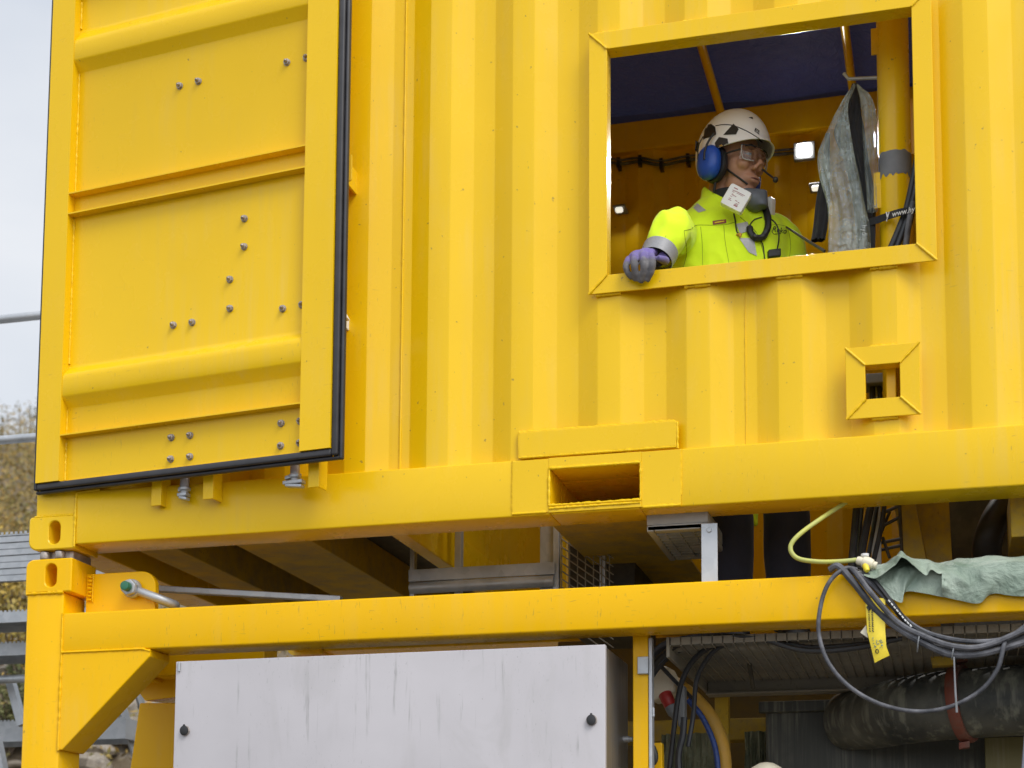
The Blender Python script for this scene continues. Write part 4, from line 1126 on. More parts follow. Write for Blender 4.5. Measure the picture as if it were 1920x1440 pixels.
# yellow cross beam and old green sheet at the back of the bay
mb = MB(); a, b_ = (1.8485, 1.5000, 2.1865), (2.4029, 1.5000, 2.1207); mb.box(1.2, 5.5, 1.50, 1.62, b_[2]-0.02, a[2])
tag(mb.build('cross_beam', M['grimy'], None, bevel=0.004), 'yellow beam crossing the back of the bay left of the tank', 'beam')
mb = MB(); a = (2.1192, 0.3000, 1.9320); b_ = (2.1820, 0.3000, 1.8089); mb.prism([(a[0], b_[2]-1.5), (b_[0]+0.02, b_[2]-1.5), (b_[0]-0.012, a[2]+0.03), (a[0]+0.006, a[2]+0.03)], 0.30, 0.34)
tag(mb.build('pedestal', F, None, bevel=0.003), 'yellow pedestal plate standing low beside the cabinet strut', 'pedestal')
def sheet(x0, x1, y, z0, z1, amp, seed):
    rows = []
    for i in range(41):
        z = z0 + (z1-z0)*i/40
        rows.append([(x0 + (x1-x0)*j/30, y + amp*(noise.noise(Vector((j*0.32, z*5, seed))) + 0.5*noise.noise(Vector((j*0.7, z*13, seed)))), z) for j in range(31)])
    mb = MB(); mb.grid(rows); mb.grid([[(p[0], p[1]+0.002, p[2]) for p in r] for r in rows]); return mb
a, b_ = (1.9881, 1.3000, 2.1083), (2.2102, 1.3000, 2.1028)
tag(sheet(a[0], b_[0], 1.3, 1.2, a[2], 0.05, 3).build('plastic_sheet', M['tarp_old'], None, smooth=True, recalc=False), 'crinkled dull green sheet hanging behind the orange hose', 'sheet')
a, b_ = (2.3210, 1.2500, 2.1025), (2.4036, 1.2500, 2.1004)
tag(sheet(a[0], b_[0]+0.02, 1.25, 1.2, a[2], 0.05, 9).build('plastic_sheet', M['tarp_old'], None, smooth=True, recalc=False), 'crinkled dull green sheet hanging against the left edge of the tank', 'sheet')
# an inner wall that closes the back of the bay, right of the cabinet
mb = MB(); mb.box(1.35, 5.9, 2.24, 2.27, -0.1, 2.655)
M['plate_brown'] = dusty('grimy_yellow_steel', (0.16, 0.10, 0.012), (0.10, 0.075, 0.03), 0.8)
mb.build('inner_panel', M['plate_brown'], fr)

# hoses and cables of the bay
cable('curved_hose', [(2.1130, 0.6200, 2.2292), (2.2031, 0.5800, 2.1684), (2.2843, 0.5600, 2.0826), (2.3285, 0.5500, 1.9802), (2.3385, 0.5500, 1.8805), (2.3325, 0.5600, 1.7553)], 0.026, M['hose_orange'], 'thick orange-yellow hose curving down beside the cabinet', n=16, cat='hose')
cable('blue_hose', [(2.2248, 0.5000, 2.1275), (2.2715, 0.5000, 2.0682), (2.3104, 0.5000, 1.9806), (2.3241, 0.5000, 1.8942), (2.3249, 0.5000, 1.7691)], 0.0095, M['hose_blue'], 'thin blue hose running inside the bend of the orange hose', n=10, cat='hose')
arcs = [
 ([(2.1074, 0.3000, 2.1254), (2.1290, 0.2800, 2.1887), (2.1978, 0.2400, 2.2500), (2.2823, 0.2000, 2.2747), (2.4129, 0.1800, 2.2797), (2.5135, 0.1800, 2.2688), (2.6127, 0.1800, 2.2343), (2.7030, 0.1800, 2.2241), (2.8250, 0.1800, 2.2327), (2.9372, 0.2000, 2.2583)], 0.010),
 ([(2.1049, 0.3800, 2.1187), (2.1267, 0.3600, 2.1901), (2.2034, 0.3300, 2.2592), (2.3131, 0.2800, 2.2818), (2.4560, 0.2400, 2.2848)], 0.010),
 ([(2.1787, 0.3600, 1.8313), (2.1971, 0.3600, 1.9893), (2.2242, 0.3400, 2.1449), (2.2749, 0.3000, 2.2287), (2.3606, 0.2500, 2.2714), (2.4584, 0.2200, 2.2830), (2.5779, 0.2000, 2.2560), (2.6770, 0.2000, 2.2385), (2.8565, 0.2000, 2.2448)], 0.009),
 ([(2.2495, 0.3400, 1.9507), (2.2676, 0.3400, 2.0555), (2.2819, 0.3200, 2.1648), (2.3232, 0.2800, 2.2273), (2.3739, 0.2400, 2.2605), (2.4427, 0.2100, 2.2751)], 0.008),
 ([(2.0848, 0.4500, 2.2195), (2.1487, 0.4200, 2.2940), (2.2660, 0.3600, 2.3097), (2.3797, 0.3000, 2.3018)], 0.016),
 ([(2.0727, 0.4000, 2.3027), (2.1268, 0.4400, 2.2528), (2.2069, 0.5000, 2.1644), (2.2733, 0.6600, 2.0954), (2.2882, 0.7500, 2.0836)], 0.007),
 ([(2.2258, 0.3300, 1.8106), (2.2194, 0.3300, 1.9154), (2.2338, 0.3300, 1.9850), (2.2393, 0.3300, 2.0463)], 0.011),
]
for pts, r in arcs:
    cable('bay_cable', pts, r, M['cable'], 'black cable arching under the top rail right of the cabinet', group='black cables arching under the rail', n=8)
mb = MB(); mb.tube([(2.4099, 0.5000, 2.3314), (2.4184, 0.6000, 2.2672), (2.4202, 0.7000, 2.1894)], 0.008, 8)
tag(mb.build('hanger_rod', M['plate_dark'], None, smooth=True), 'thin dark rod hanging down through the grating', 'rod')
# plug and socket box
pl = thing('power_plug', (2.22, 0.5, 1.95), 'grey and red industrial power plug hanging among the cables beside the cabinet', 'plug')
mb = MB()
q = [Vector(p) for p in ((2.1048, 0.5000, 2.2044), (2.1343, 0.5000, 2.2473), (2.1563, 0.5000, 2.2428), (2.1852, 0.5000, 2.1797), (2.1741, 0.5000, 2.1509), (2.1266, 0.5000, 2.1342), (2.0972, 0.5000, 2.1241))]
mb.loft([q, [p + Vector((0.01, 0.09, 0.0)) for p in q]]); mb.build('hood', M['cream'], pl, bevel=0.008)
mb = MB(); a = Vector((2.1519, 0.4600, 2.1461)); b_ = Vector((2.1787, 0.4500, 2.0898)); mb.lathe([(0.020, 0), (0.023, 0.004), (0.023, 0.03), (0.021, 0.034), (0.021, 0.052)], a, b_-a, 18); mb.build('collar', M['red'], pl, smooth=40)
mb = MB(); mb.lathe([(0.021, 0), (0.020, 0.025), (0.014, 0.035), (0.012, 0.045)], a + (b_-a).normalized()*0.053, b_-a, 18); mb.build('grip', M['grey'], pl, smooth=40)
mb = MB(); a, b_ = (2.2021, 0.4200, 2.1659), (2.2264, 0.4200, 2.0274); mb.box(a[0], b_[0], 0.42, 0.47, b_[2], a[2])
tag(mb.build('socket_box', M['grey'], None, bevel=0.006), 'narrow grey socket box behind the cables, right of the red plug', 'box')
# cream gas bottle just showing at the bottom edge
a = (2.5077, 0.3000, 1.8909)
mb = MB(); h = a[2] + 0.13
mb.lathe([(0.075, 0), (0.078, 0.02), (0.078, h-0.10), (0.070, h-0.055), (0.048, h-0.018), (0.022, h-0.003), (0.004, h)], (a[0], 0.30, -0.13), (0, 0, 1), 28)
tag(mb.build('gas_bottle', M['cream'], None, smooth=40), 'cream coloured domed bottle top at the bottom edge in front of the tank', 'bottle')
# leaning grey board at the bottom right corner
mb = MB()
q = [Vector(p) for p in ((3.2757, -0.2500, 1.9208), (3.4949, -0.2500, 1.9617), (3.4784, -0.2500, 1.4287), (3.0571, -0.2500, 1.4273))]
q[2].z = q[3].z = -0.148; 
mb.loft([q, [p + Vector((0, 0.03, 0)) for p in q]])
M['board'] = dusty('blue_grey_board', (0.16, 0.17, 0.21), (0.26, 0.26, 0.28), 0.5)
tag(mb.build('leaning_board', M['board'], None, bevel=0.003), 'blue-grey board leaning at the bottom right corner', 'board')

# ------------------------------------------------------------------ inside the container, behind the window
sp = thing('standpipe', (2.943, 0.30, 2.3), 'vertical yellow pipe with a grey painted patch inside the window', 'pipe')
PXc, PYc, PR = 2.944, 0.28, 0.0515
mb = MB(); mb.box(PXc-0.04, PXc+0.04, 0.06, PYc-PR+0.01, 2.86, 2.92); mb.lathe([(PR, 0), (PR, 2.34)], (PXc, PYc, 2.80), (0, 0, 1), 40); mb.build('pipe', Y, sp, smooth=40)
# ragged grey band
top_z, bot_z = (2.9463, 0.2300, 3.8493)[2], (2.9448, 0.2300, 3.7691)[2]
rows = [[], []]
for i in range(61):
    a = 2*math.pi*i/60
    n1 = noise.noise(Vector((math.cos(a)*2.2, math.sin(a)*2.2, 1)))*0.012; n2 = noise.noise(Vector((math.cos(a)*5, math.sin(a)*5, 8)))*0.020
    for k, z in enumerate((bot_z+n2, top_z+n1)):
        rows[k].append((PXc + (PR+0.0012)*math.cos(a), PYc + (PR+0.0012)*math.sin(a), z))
mb = MB(); mb.grid(rows); mb.build('grey_band', M['grime'], sp, smooth=True)
for za, zb in (((2.8889, 0.3000, 4.1942)[2], (2.8904, 0.3000, 4.2845)[2]), ((2.8798, 0.3000, 3.6718)[2], (2.8819, 0.3000, 3.7929)[2])):
    mb = MB(); mb.box(PXc-PR-0.016, PXc-PR+0.012, 0.255, 0.262, za, zb); mb.build('lug', Y, sp, bevel=0.002)
mb = MB(); mb.box(PXc+PR-0.004, PXc+PR+0.05, 0.30, 0.307, (2.9896, 0.3000, 3.8613)[2], (2.9932, 0.3000, 4.0515)[2]); mb.build('lug', Y, sp, bevel=0.002)

# lit floodlight on the rear wall
p = (2.4855, 2.3300, 4.9106)
ld = thing('led_floodlight', (p[0], p[1], p[2]), 'small lit LED floodlight glowing white on the rear wall', 'lamp')
mb = MB(); mb.box(p[0]-0.048, p[0]+0.048, 2.325, 2.352, p[2]-0.042, p[2]+0.042); mb.box(p[0]-0.01, p[0]+0.01, 2.3525, 2.40, p[2]-0.01, p[2]+0.06); mb.build('housing', M['grey'], ld, bevel=0.004)
mb = MB(); mb.box(p[0]-0.033, p[0]+0.033, 2.308, 2.3245, p[2]-0.029, p[2]+0.029); mb.build('lens', M['lamp_on'], ld, bevel=0.014, seg=4, smooth=60)
ll = bpy.data.lights.new('led_beam', 'AREA'); ll.energy = 11.0; ll.size = 0.09; ll.color = (1, 0.98, 0.93); ll.spread = rad(130); ll.specular_factor = 0.05
lo = bpy.data.objects.new('led_beam', ll); COL.objects.link(lo); lo.location = (p[0], 2.30, p[2]); lo.rotation_euler = Vector((0.05, -1, -0.7)).to_track_quat('-Z', 'Y').to_euler()
lo.parent = ld; lo.location = Vector((p[0], 2.30, p[2])) - Vector(ld.location)

# two smaller lit lamps low on the rear wall, washing the panel below them
for pq, lb in (((1.6225, 2.3000, 4.7151), 'tiny lit lamp low on the rear wall at the left of the window'), ((2.5361, 2.3000, 4.7143), 'tiny lit lamp low on the rear wall beside the hanging bags')):
    tl_ = thing('wall_lamp', pq, lb, 'lamp')
    mb = MB(); mb.box(pq[0]-0.030, pq[0]+0.030, 2.30, 2.39, pq[2]+0.0145, pq[2]+0.026); mb.build('housing', M['grey'], tl_, bevel=0.003)
    mb = MB(); mb.box(pq[0]-0.018, pq[0]+0.018, 2.297, 2.325, pq[2]-0.008, pq[2]+0.014); mb.build('lens', M['lamp_low'], tl_, bevel=0.008, seg=3, smooth=60)
    l2 = bpy.data.lights.new('wall_lamp_beam', 'AREA'); l2.energy = 0.16; l2.size = 0.14; l2.color = (1, 0.98, 0.9); l2.spread = rad(140)
    o2 = bpy.data.objects.new('wall_lamp_beam', l2); COL.objects.link(o2); o2.parent = tl_
    o2.location = (0, 0.0, -0.016); o2.rotation_euler = Vector((0.0, -0.15, -1)).to_track_quat('-Z', 'Y').to_euler()

# cable clipped along the rear wall
pts = [(1.5068, 2.3600, 5.0127), (1.6106, 2.3600, 4.9706), (1.7136, 2.3600, 4.9685), (1.8159, 2.3600, 4.9401), (1.9428, 2.3600, 4.9482), (2.0685, 2.3600, 4.9431), (2.2674, 2.3600, 4.9289), (2.4391, 2.3600, 4.9205)]
wc = thing('wall_cable', pts[0], 'thin cable clipped along the yellow rear wall to the lit floodlight', 'cable')
mb = MB(); mb.tube(pts, 0.008, 8, res=6); mb.tube([Vector(q)+Vector((0, -0.01, 0.014)) for q in pts], 0.006, 8, res=6); mb.build('sheath', M['cable_dusty'], wc, smooth=True)
mb = MB()
for q in pts[1:5]: mb.box(q[0]-0.008, q[0]+0.008, 2.345, 2.395, q[2]-0.022, q[2]+0.026)
mb.build_each('clip', M['black'], wc)

# hook on the pipe and the bags hanging from it
mb = MB(); h = (2.8211, 0.3000, 4.1392); mb.tube([(PXc-PR, 0.285, h[2]-0.01), (h[0]+0.02, 0.295, h[2]), (h[0]-0.02, 0.295, h[2]+0.004), (h[0]-0.035, 0.295, h[2]+0.025)], 0.006, 8)
mb.build('hook', M['galv'], sp, smooth=40)
def bag(outline, y, depth, mat, name, label, seed, folds=9, amp=0.010):
    """outline: list of (left, right) image-side points from the hook down"""
    rings = []; N = 64
    L = spl([o[0] for o in outline], 6); R = spl([o[1] for o in outline], 6)
    for i, (l, r) in enumerate(zip(L, R)):
        c = (l + r)/2; hx = (r - l).length/2; t = i/(len(L)-1)
        dy = depth*(0.25 + 0.75*min(1, t*2))
        ring = []
        for k in range(N):
            a = 2*math.pi*k/N
            f = 1 + 0.55*noise.noise(Vector((math.cos(a)*folds*0.45, math.sin(a)*folds*0.45, t*1.6+seed*7))) + 0.28*noise.noise(Vector((math.cos(a)*folds, math.sin(a)*folds, t*3.5+seed*3)))
            f += 0.30*(0.35 - abs(noise.noise(Vector((math.cos(a)*hx*26 + t*3, math.sin(a)*1.6, t*9 + seed)))))
            q = c + Vector((hx*math.cos(a)*(0.84+0.16*f), dy*math.sin(a)*f, 0)) + Vector((0, 0, 0.006*noise.noise(Vector((k*0.3, t*9, seed)))))
            ring.append(q)
        rings.append(ring)
    mb = MB(); mb.loft(rings, cap=False)
    o = mb.build(name, mat, None, smooth=70)
    return tag(o, label, 'bag', None)
bag([((2.8105, 0.3000, 4.1259), (2.8311, 0.3000, 4.1230)), ((2.7943, 0.3000, 4.0783), (2.8353, 0.3000, 4.0636)), ((2.7711, 0.3000, 4.0261), (2.8358, 0.3000, 3.9901)), ((2.7584, 0.3000, 3.9818), (2.8434, 0.3000, 3.9342)), ((2.7944, 0.3000, 3.8672), (2.8552, 0.3000, 3.8233)), ((2.8127, 0.3100, 3.7602), (2.8699, 0.3100, 3.7172)), ((2.8177, 0.3100, 3.6506), (2.8752, 0.3100, 3.6261)), ((2.8225, 0.3100, 3.5235), (2.8733, 0.3100, 3.5182))],
    0.30, 0.03, M['blackcloth'], 'black_bag', 'black cloth bag hanging from the hook behind the clear plastic bag', 2)
bag([((2.8187, 0.2400, 4.0897), (2.8255, 0.2400, 4.0888)), ((2.7759, 0.2300, 4.0266), (2.8012, 0.2300, 4.0141)), ((2.7379, 0.2200, 3.9448), (2.8056, 0.2200, 3.9361)), ((2.7061, 0.2200, 3.8674), (2.8161, 0.2200, 3.8536)), ((2.7101, 0.2200, 3.7856), (2.8300, 0.2200, 3.7711)), ((2.7309, 0.2200, 3.6932), (2.8452, 0.2200, 3.6799)), ((2.7347, 0.2200, 3.6031), (2.8621, 0.2200, 3.5890)), ((2.7295, 0.2200, 3.4788), (2.8633, 0.2200, 3.4648))],
    0.22, 0.035, M['film'], 'clear_bag', 'clear plastic bag hanging in long folds left of the yellow pipe', 5, 7)
bag([((2.8274, 0.2700, 4.1042), (2.8342, 0.2700, 4.1032)), ((2.8369, 0.2700, 4.0571), (2.8710, 0.2700, 4.0617)), ((2.8426, 0.2700, 3.9925), (2.8868, 0.2700, 3.9958)), ((2.8445, 0.2700, 3.9013), (2.8903, 0.2700, 3.9046)), ((2.8495, 0.2700, 3.7919), (2.8899, 0.2700, 3.7871)), ((2.8575, 0.2700, 3.6648), (2.8864, 0.2700, 3.6795))],
    0.27, 0.02, M['film'], 'clear_bag', 'narrow clear plastic bag pressed between the black bag and the pipe', 8, 5)
bag([((2.7215, 0.3300, 3.9828), (2.7354, 0.3300, 3.9811)), ((2.7058, 0.3300, 3.8555), (2.7335, 0.3300, 3.8521)), ((2.6889, 0.3300, 3.7655), (2.7322, 0.3300, 3.7604)), ((2.6790, 0.3300, 3.6748), (2.7240, 0.3300, 3.6698)), ((2.6714, 0.3300, 3.6262), (2.7127, 0.3300, 3.6071))],
    0.33, 0.02, M['blackcloth'], 'black_sleeve', 'narrow black sleeve hanging at the left edge of the clear plastic bag', 4, 3)
# black cables standing beside the pipe
for pts, r, m_ in ((((2.9189, 0.1600, 3.4696), (2.9563, 0.1650, 3.5549), (2.9838, 0.1700, 3.6328), (3.0052, 0.1700, 3.7268), (3.0196, 0.1700, 3.7955)), 0.0115, 'cable'), (((2.9388, 0.1500, 3.4634), (2.9730, 0.1550, 3.5575), (3.0006, 0.1600, 3.6439), (3.0220, 0.1600, 3.7377)), 0.0095, 'cable'),
                   (((2.9606, 0.1900, 3.4775), (2.9885, 0.2000, 3.5839), (3.0135, 0.2000, 3.6868)), 0.008, 'cable'), (((2.9733, 0.1300, 3.4515), (2.9811, 0.1300, 3.5198), (2.9902, 0.1300, 3.5743), (3.0007, 0.1400, 3.6262)), 0.0095, 'cable_dusty')):
    mb = MB(); mb.tube(pts, r, 10, res=6)
    tag(mb.build('pipe_cable', M[m_], None, smooth=True), 'dark cable strapped to the yellow pipe in the lower right window corner', 'cable', 'cables strapped to the pipe')
# printed black strap round the pipe
st = thing('printed_strap', (2.9132, 0.2000, 3.6100), 'black strap with white lettering tied round the yellow pipe and cables', 'strap')
cl_ = [(2.8602, 0.2350, 3.6188), (2.8792, 0.2220, 3.6164), (2.9027, 0.2175, 3.6206), (2.9265, 0.2050, 3.6213), (2.9544, 0.1500, 3.6028), (2.9808, 0.1350, 3.5984), (3.0133, 0.1400, 3.6056)]
cs = spl(cl_, 6)
rows = [[q + Vector((0, 0, 0.0125)) for q in cs], [q - Vector((0, 0, 0.0115)) for q in cs]]
mb = MB(); mb.grid(rows); mb.grid([[q + Vector((0, 0.002, 0)) for q in r] for r in rows]); mb.build('band', M['blackcloth'], st, recalc=False)
mb = MB(); q = [Vector(a) for a in ((2.8320, 0.2320, 3.6260), (2.8804, 0.2320, 3.6206), (2.8787, 0.2320, 3.5212), (2.8369, 0.2320, 3.5186))]; mb.loft([q, [a + Vector((0, 0.004, 0)) for a in q]]); mb.build('tail', M['blackcloth'], st, bevel=0.001)
o_ = (Vector((2.9712, 0.1280, 3.5947)) + Vector((2.9712, 0.1280, 3.5947)))/2
text_obj('lettering', 'www.hy', 0.026, frameM(o_, Vector((3.0054, 0.1200, 3.5951)) - Vector((2.9409, 0.1650, 3.6057)), (0, 0, 1)), M['ink_white'], st)
text_obj('lettering', 'hydraspec', 0.023, frameM(Vector((2.8462, 0.2290, 3.5626)), (0.02, 0, -1), (1, 0, 0.02)), M['ink_white'], st)
mb = MB(); mb.tube([(2.9172, 0.1900, 3.6264), (2.9203, 0.1880, 3.6076), (2.9167, 0.1900, 3.5965)], 0.0022, 5); mb.tube([(2.9256, 0.1860, 3.6237), (2.9203, 0.1860, 3.6067)], 0.0022, 5); mb.build('tie', M['ink_white'], st)
# grey junction box seen through the small port
jb = thing('junction_box', (2.8706, 0.4200, 3.1697), 'grey junction box with dark cables seen through the small square port', 'box')
a, b_ = (2.8205, 0.4200, 3.1486), (2.9085, 0.4200, 3.1827)
mb = MB(); mb.box(a[0], b_[0], 0.42, 0.52, a[2], b_[2]); mb.build('case', M['grey'], jb, bevel=0.004)
mb = MB(); mb.box(a[0]+0.02, a[0]+0.05, 0.46, 0.49, 2.29, a[2]-0.001); mb.build('stand', M['galv'], jb)
for px_, r in ((1636, 0.010), (1647, 0.008), (1664, 0.012)):
    pts = [(2.8531, 0.4600, 3.1627), (2.8535, 0.4600, 3.0863)] if px_ == 1636 else ([(2.8721, 0.4600, 3.1611), (2.8794, 0.4600, 3.0842)] if px_ == 1647 else [(2.9011, 0.4700, 3.1656), (2.9031, 0.4700, 3.0855)])
    mb = MB(); mb.tube(pts + [Vector(pts[1]) + Vector((0.02, 0.05, -0.3))], r, 8, res=4); mb.build('lead', M['cable'], jb, smooth=True)
mb = MB(); a = (2.9107, 0.5000, 3.0943); mb.box(a[0], a[0]+0.03, 0.056, 0.53, 2.80, 3.25)
tag(mb.build('post_plate', Y, None, bevel=0.003), 'yellow plate standing right of the grey junction box behind the small port', 'plate')

# ------------------------------------------------------------------ the worker
wk = thing('person', (2.42, 0.55, 2.30), 'worker in fluorescent yellow coverall and white helmet leaning on the window sill', 'person')
dview = Vector((-0.12, 0.889, 0.441)).normalized()
Fv = Vector((0.40, -0.916, 0)); Lv = Vector((0.916, 0.40, 0)); Zv = Vector((0, 0, 1))
tc_ = Vector((2.372, 0.52, 0))

# legs (navy trousers) and boots
mb = MB()
hipR = tc_ - Lv*0.09 + Zv*3.16; hipL = tc_ + Lv*0.09 + Zv*3.16
kR = Vector((2.375, 0.46, 2.80)); kL = Vector((2.555, 0.52, 2.80))
aR = Vector((2.370, 0.53, 2.385)); aL = Vector((2.565, 0.55, 2.385))
for h_, k_, a_ in ((hipR, kR, aR), (hipL, kL, aL)):
    mb.tube([h_ + Zv*0.05, h_.lerp(k_, 0.5), k_, k_.lerp(a_, 0.45), a_], [0.105, 0.092, 0.078, 0.080, 0.066], 20, res=5)
mb.ell(tc_ + Zv*3.20, (0.19, 0.135, 0.14), Matrix((Lv, -Fv, Zv)).transposed())
tr = mb.build('trousers', M['navy'], wk); remesh(tr, 0.009, 4)
mb = MB(); mb.tube([(2.4143, 0.5000, 2.8182), (2.4366, 0.4900, 2.7553), (2.4618, 0.4850, 2.7103)], [0.045, 0.038, 0.006], 16, res=4); mb.build('trouser_flap', M['hivis'], wk, smooth=True)
for a_ in (aR, aL):
    mb = MB(); fd = Vector((0.25, -0.97, 0)).normalized()
    c = Vector((a_.x, a_.y, 2.30))
    rings = []
    for t_, wd, ht in ((-0.085, 0.026, 0.06), (-0.07, 0.036, 0.10), (0.0, 0.042, 0.10), (0.06, 0.044, 0.075), (0.12, 0.048, 0.058), (0.165, 0.040, 0.05), (0.185, 0.02, 0.03)):
        sd_ = Vector((-fd.y, fd.x, 0))
        rings.append([c + fd*t_ + sd_*wd*math.cos(q) + Zv*(ht*0.5 + ht*0.5*math.sin(q)) for q in [2*math.pi*i/16 for i in range(16)]])
    mb.loft(rings); mb.tube([c + Zv*0.06, c + Zv*0.14], 0.056, 16)
    bt = mb.build('boot', M['black'], wk, smooth=50)

# jacket: torso and sleeves grown into one skin
def ring(z, hw, hd, fo, n=40, e=2.5):
    P_ = []
    for i in range(n):
        a = 2*math.pi*i/n; ca, sa = math.cos(a), math.sin(a)
        x = hw*math.copysign(abs(ca)**(2/e), ca); y = hd*math.copysign(abs(sa)**(2/e), sa)
        P_.append(tc_ + Lv*x + Fv*(y + fo) + Zv*z)
    return P_
mb = MB()
mb.loft([ring(3.10, .195, .135, .0), ring(3.25, .205, .14, .0), ring(3.42, .213, .145, .008), ring(3.56, .212, .147, .015), ring(3.67, .214, .140, .012), ring(3.74, .210, .125, .005), ring(3.79, .188, .110, .0), ring(3.832, .142, .094, -.004), ring(3.87, .096, .080, -.004)])
shR = tc_ - Lv*0.162 + Zv*3.716; elR = Vector((2.2385, 0.1400, 3.6312)); wrR = Vector((2.2052, 0.0780, 3.5154))
shL = tc_ + Lv*0.180 + Zv*3.742; elL = Vector((2.615, 0.52, 3.46)); wrL = Vector((2.56, 0.27, 3.36))
mb.tube([tc_ - Lv*0.11 + Zv*3.76, shR, shR.lerp(elR, 0.55), elR, elR.lerp(wrR, 0.5), wrR], [0.066, 0.066, 0.062, 0.061, 0.058, 0.053], 22, res=5)
mb.tube([tc_ + Lv*0.11 + Zv*3.76, shL, shL.lerp(elL, 0.55), elL, elL.lerp(wrL, 0.5), wrL], [0.075, 0.078, 0.075, 0.070, 0.064, 0.055], 22, res=5)
jk = mb.build('jacket', M['hivis'], wk); remesh(jk, 0.0075, 5)
# wrinkles: ridges pushed along the normal
me = jk.data
nrm = [v.normal.copy() for v in me.vertices]
for v, n_ in zip(me.vertices, nrm):
    p = v.co + Vector(jk.location) * 0
    w1 = noise.noise(Vector((p.x*11 + p.z*7, p.y*11, p.z*6 - p.x*8)))
    w2 = noise.noise(Vector((p.x*26 - p.z*14, p.y*24, p.z*15)))
    arm = 1.0 if (p - tc_ - Zv*p.z).dot(Lv) < -0.2 else 0.55
    v.co = p + n_*((-abs(w1)*0.022 + 0.005) + w2*0.005)*arm
me.update()
def bvh_of(o):
    return BVHTree.FromPolygons([v.co for v in o.data.vertices], [tuple(p.vertices) for p in o.data.polygons])
jb_ = bvh_of(jk)
def on(bv, p, lift=0.002, d=None):
    d = d or dview
    h_ = bv.ray_cast(Vector(p) - d*0.8, d)
    return (h_[0] - d*lift) if h_[0] is not None else Vector(p)
def seam(bv, pts, r, mat, name, parent, lift=0.0, k=8):
    mb = MB(); q = [on(bv, p, lift) for p in spl(pts, k)]
    mb.tube(q, r, 6); return mb.build(name, mat, parent, smooth=True)
def patch(bv, quad, mat, name, parent, lift=0.003, n=8, th=0.0015):
    a, b_, c, d_ = [Vector(p) for p in quad]
    rows = [[a.lerp(b_, i/n).lerp(d_.lerp(c, i/n), j/n) for i in range(n+1)] for j in range(n+1)]
    ok = [[bv.ray_cast(q - dview*0.8, dview)[0] is not None for q in r] for r in rows]
    rows = [[on(bv, q, lift) for q in r] for r in rows]
    mb = MB()
    for j in range(n):
        for i in range(n):
            if ok[j][i] and ok[j][i+1] and ok[j+1][i] and ok[j+1][i+1]: mb.add([rows[j][i], rows[j][i+1], rows[j+1][i+1], rows[j+1][i]], [(0, 1, 2, 3)])
    return mb.build(name, mat, parent, smooth=True, merge=0.0001)
# reflective tape, labels, seams
patch(jb_, ((2.2468, 0.4000, 3.8276), (2.2743, 0.4000, 3.8301), (2.3125, 0.4000, 3.7954), (2.2869, 0.4000, 3.7907)), M['reflect'], 'reflective_tape', wk)
patch(jb_, ((2.5060, 0.4000, 3.7995), (2.5436, 0.4000, 3.7989), (2.5591, 0.4000, 3.7559), (2.5217, 0.4000, 3.7620)), M['reflect'], 'reflective_tape', wk)
patch(jb_, ((2.4200, 0.3500, 3.7106), (2.4593, 0.3500, 3.7137), (2.4661, 0.3500, 3.6813), (2.4340, 0.3500, 3.6755)), M['reflect'], 'reflective_tape', wk)
patch(jb_, ((2.4303, 0.3500, 3.6611), (2.4801, 0.3500, 3.6538), (2.4901, 0.3500, 3.5897), (2.4618, 0.3500, 3.6075)), M['reflect'], 'reflective_tape', wk)
patch(jb_, ((2.3369, 0.3800, 3.7460), (2.3822, 0.3800, 3.7466), (2.3839, 0.3800, 3.7332), (2.3386, 0.3800, 3.7327)), M['ink_red'], 'label', wk)
patch(jb_, ((2.3441, 0.3800, 3.7415), (2.3767, 0.3800, 3.7425), (2.3767, 0.3800, 3.7387), (2.3441, 0.3800, 3.7368)), M['tag'], 'label', wk, 0.005)
seam(jb_, [(2.2445, 0.4000, 3.7462), (2.2866, 0.4000, 3.7471), (2.3350, 0.3800, 3.7312), (2.3802, 0.3800, 3.7280), (2.4188, 0.3600, 3.7225)], 0.0013, M['dark_thread'], 'seam', wk)
seam(jb_, [(2.2445, 0.4000, 3.7462), (2.2479, 0.4000, 3.6965), (2.2458, 0.4000, 3.6494), (2.2345, 0.4000, 3.6034)], 0.0012, M['dark_thread'], 'seam', wk)
seam(jb_, [(2.2939, 0.4000, 3.7406), (2.2990, 0.4000, 3.6815), (2.3002, 0.4000, 3.5965)], 0.0010, M['dark_thread'], 'seam', wk)
seam(jb_, [(2.3748, 0.3800, 3.7249), (2.3797, 0.3800, 3.6643), (2.3934, 0.3800, 3.5787)], 0.0010, M['dark_thread'], 'seam', wk)
seam(jb_, [(2.4333, 0.3600, 3.7377), (2.4908, 0.3500, 3.6674), (2.5182, 0.3500, 3.5720)], 0.0014, M['dark_thread'], 'zip', wk)
seam(jb_, [(2.5233, 0.3800, 3.7045), (2.5588, 0.3800, 3.7024), (2.5887, 0.4000, 3.7003)], 0.0010, M['dark_thread'], 'seam', wk)
seam(jb_, [(2.5922, 0.4000, 3.6961), (2.6004, 0.4000, 3.6394), (2.5944, 0.4000, 3.5843)], 0.0010, M['dark_thread'], 'seam', wk)
seam(jb_, [(2.1753, 0.3000, 3.6846), (2.1607, 0.3000, 3.6545), (2.1623, 0.2500, 3.6093)], 0.0010, M['dark_thread'], 'seam', wk)
seam(jb_, [(2.2007, 0.3000, 3.6893), (2.1861, 0.3000, 3.6611), (2.1767, 0.2500, 3.6041)], 0.0010, M['dark_thread'], 'seam', wk)
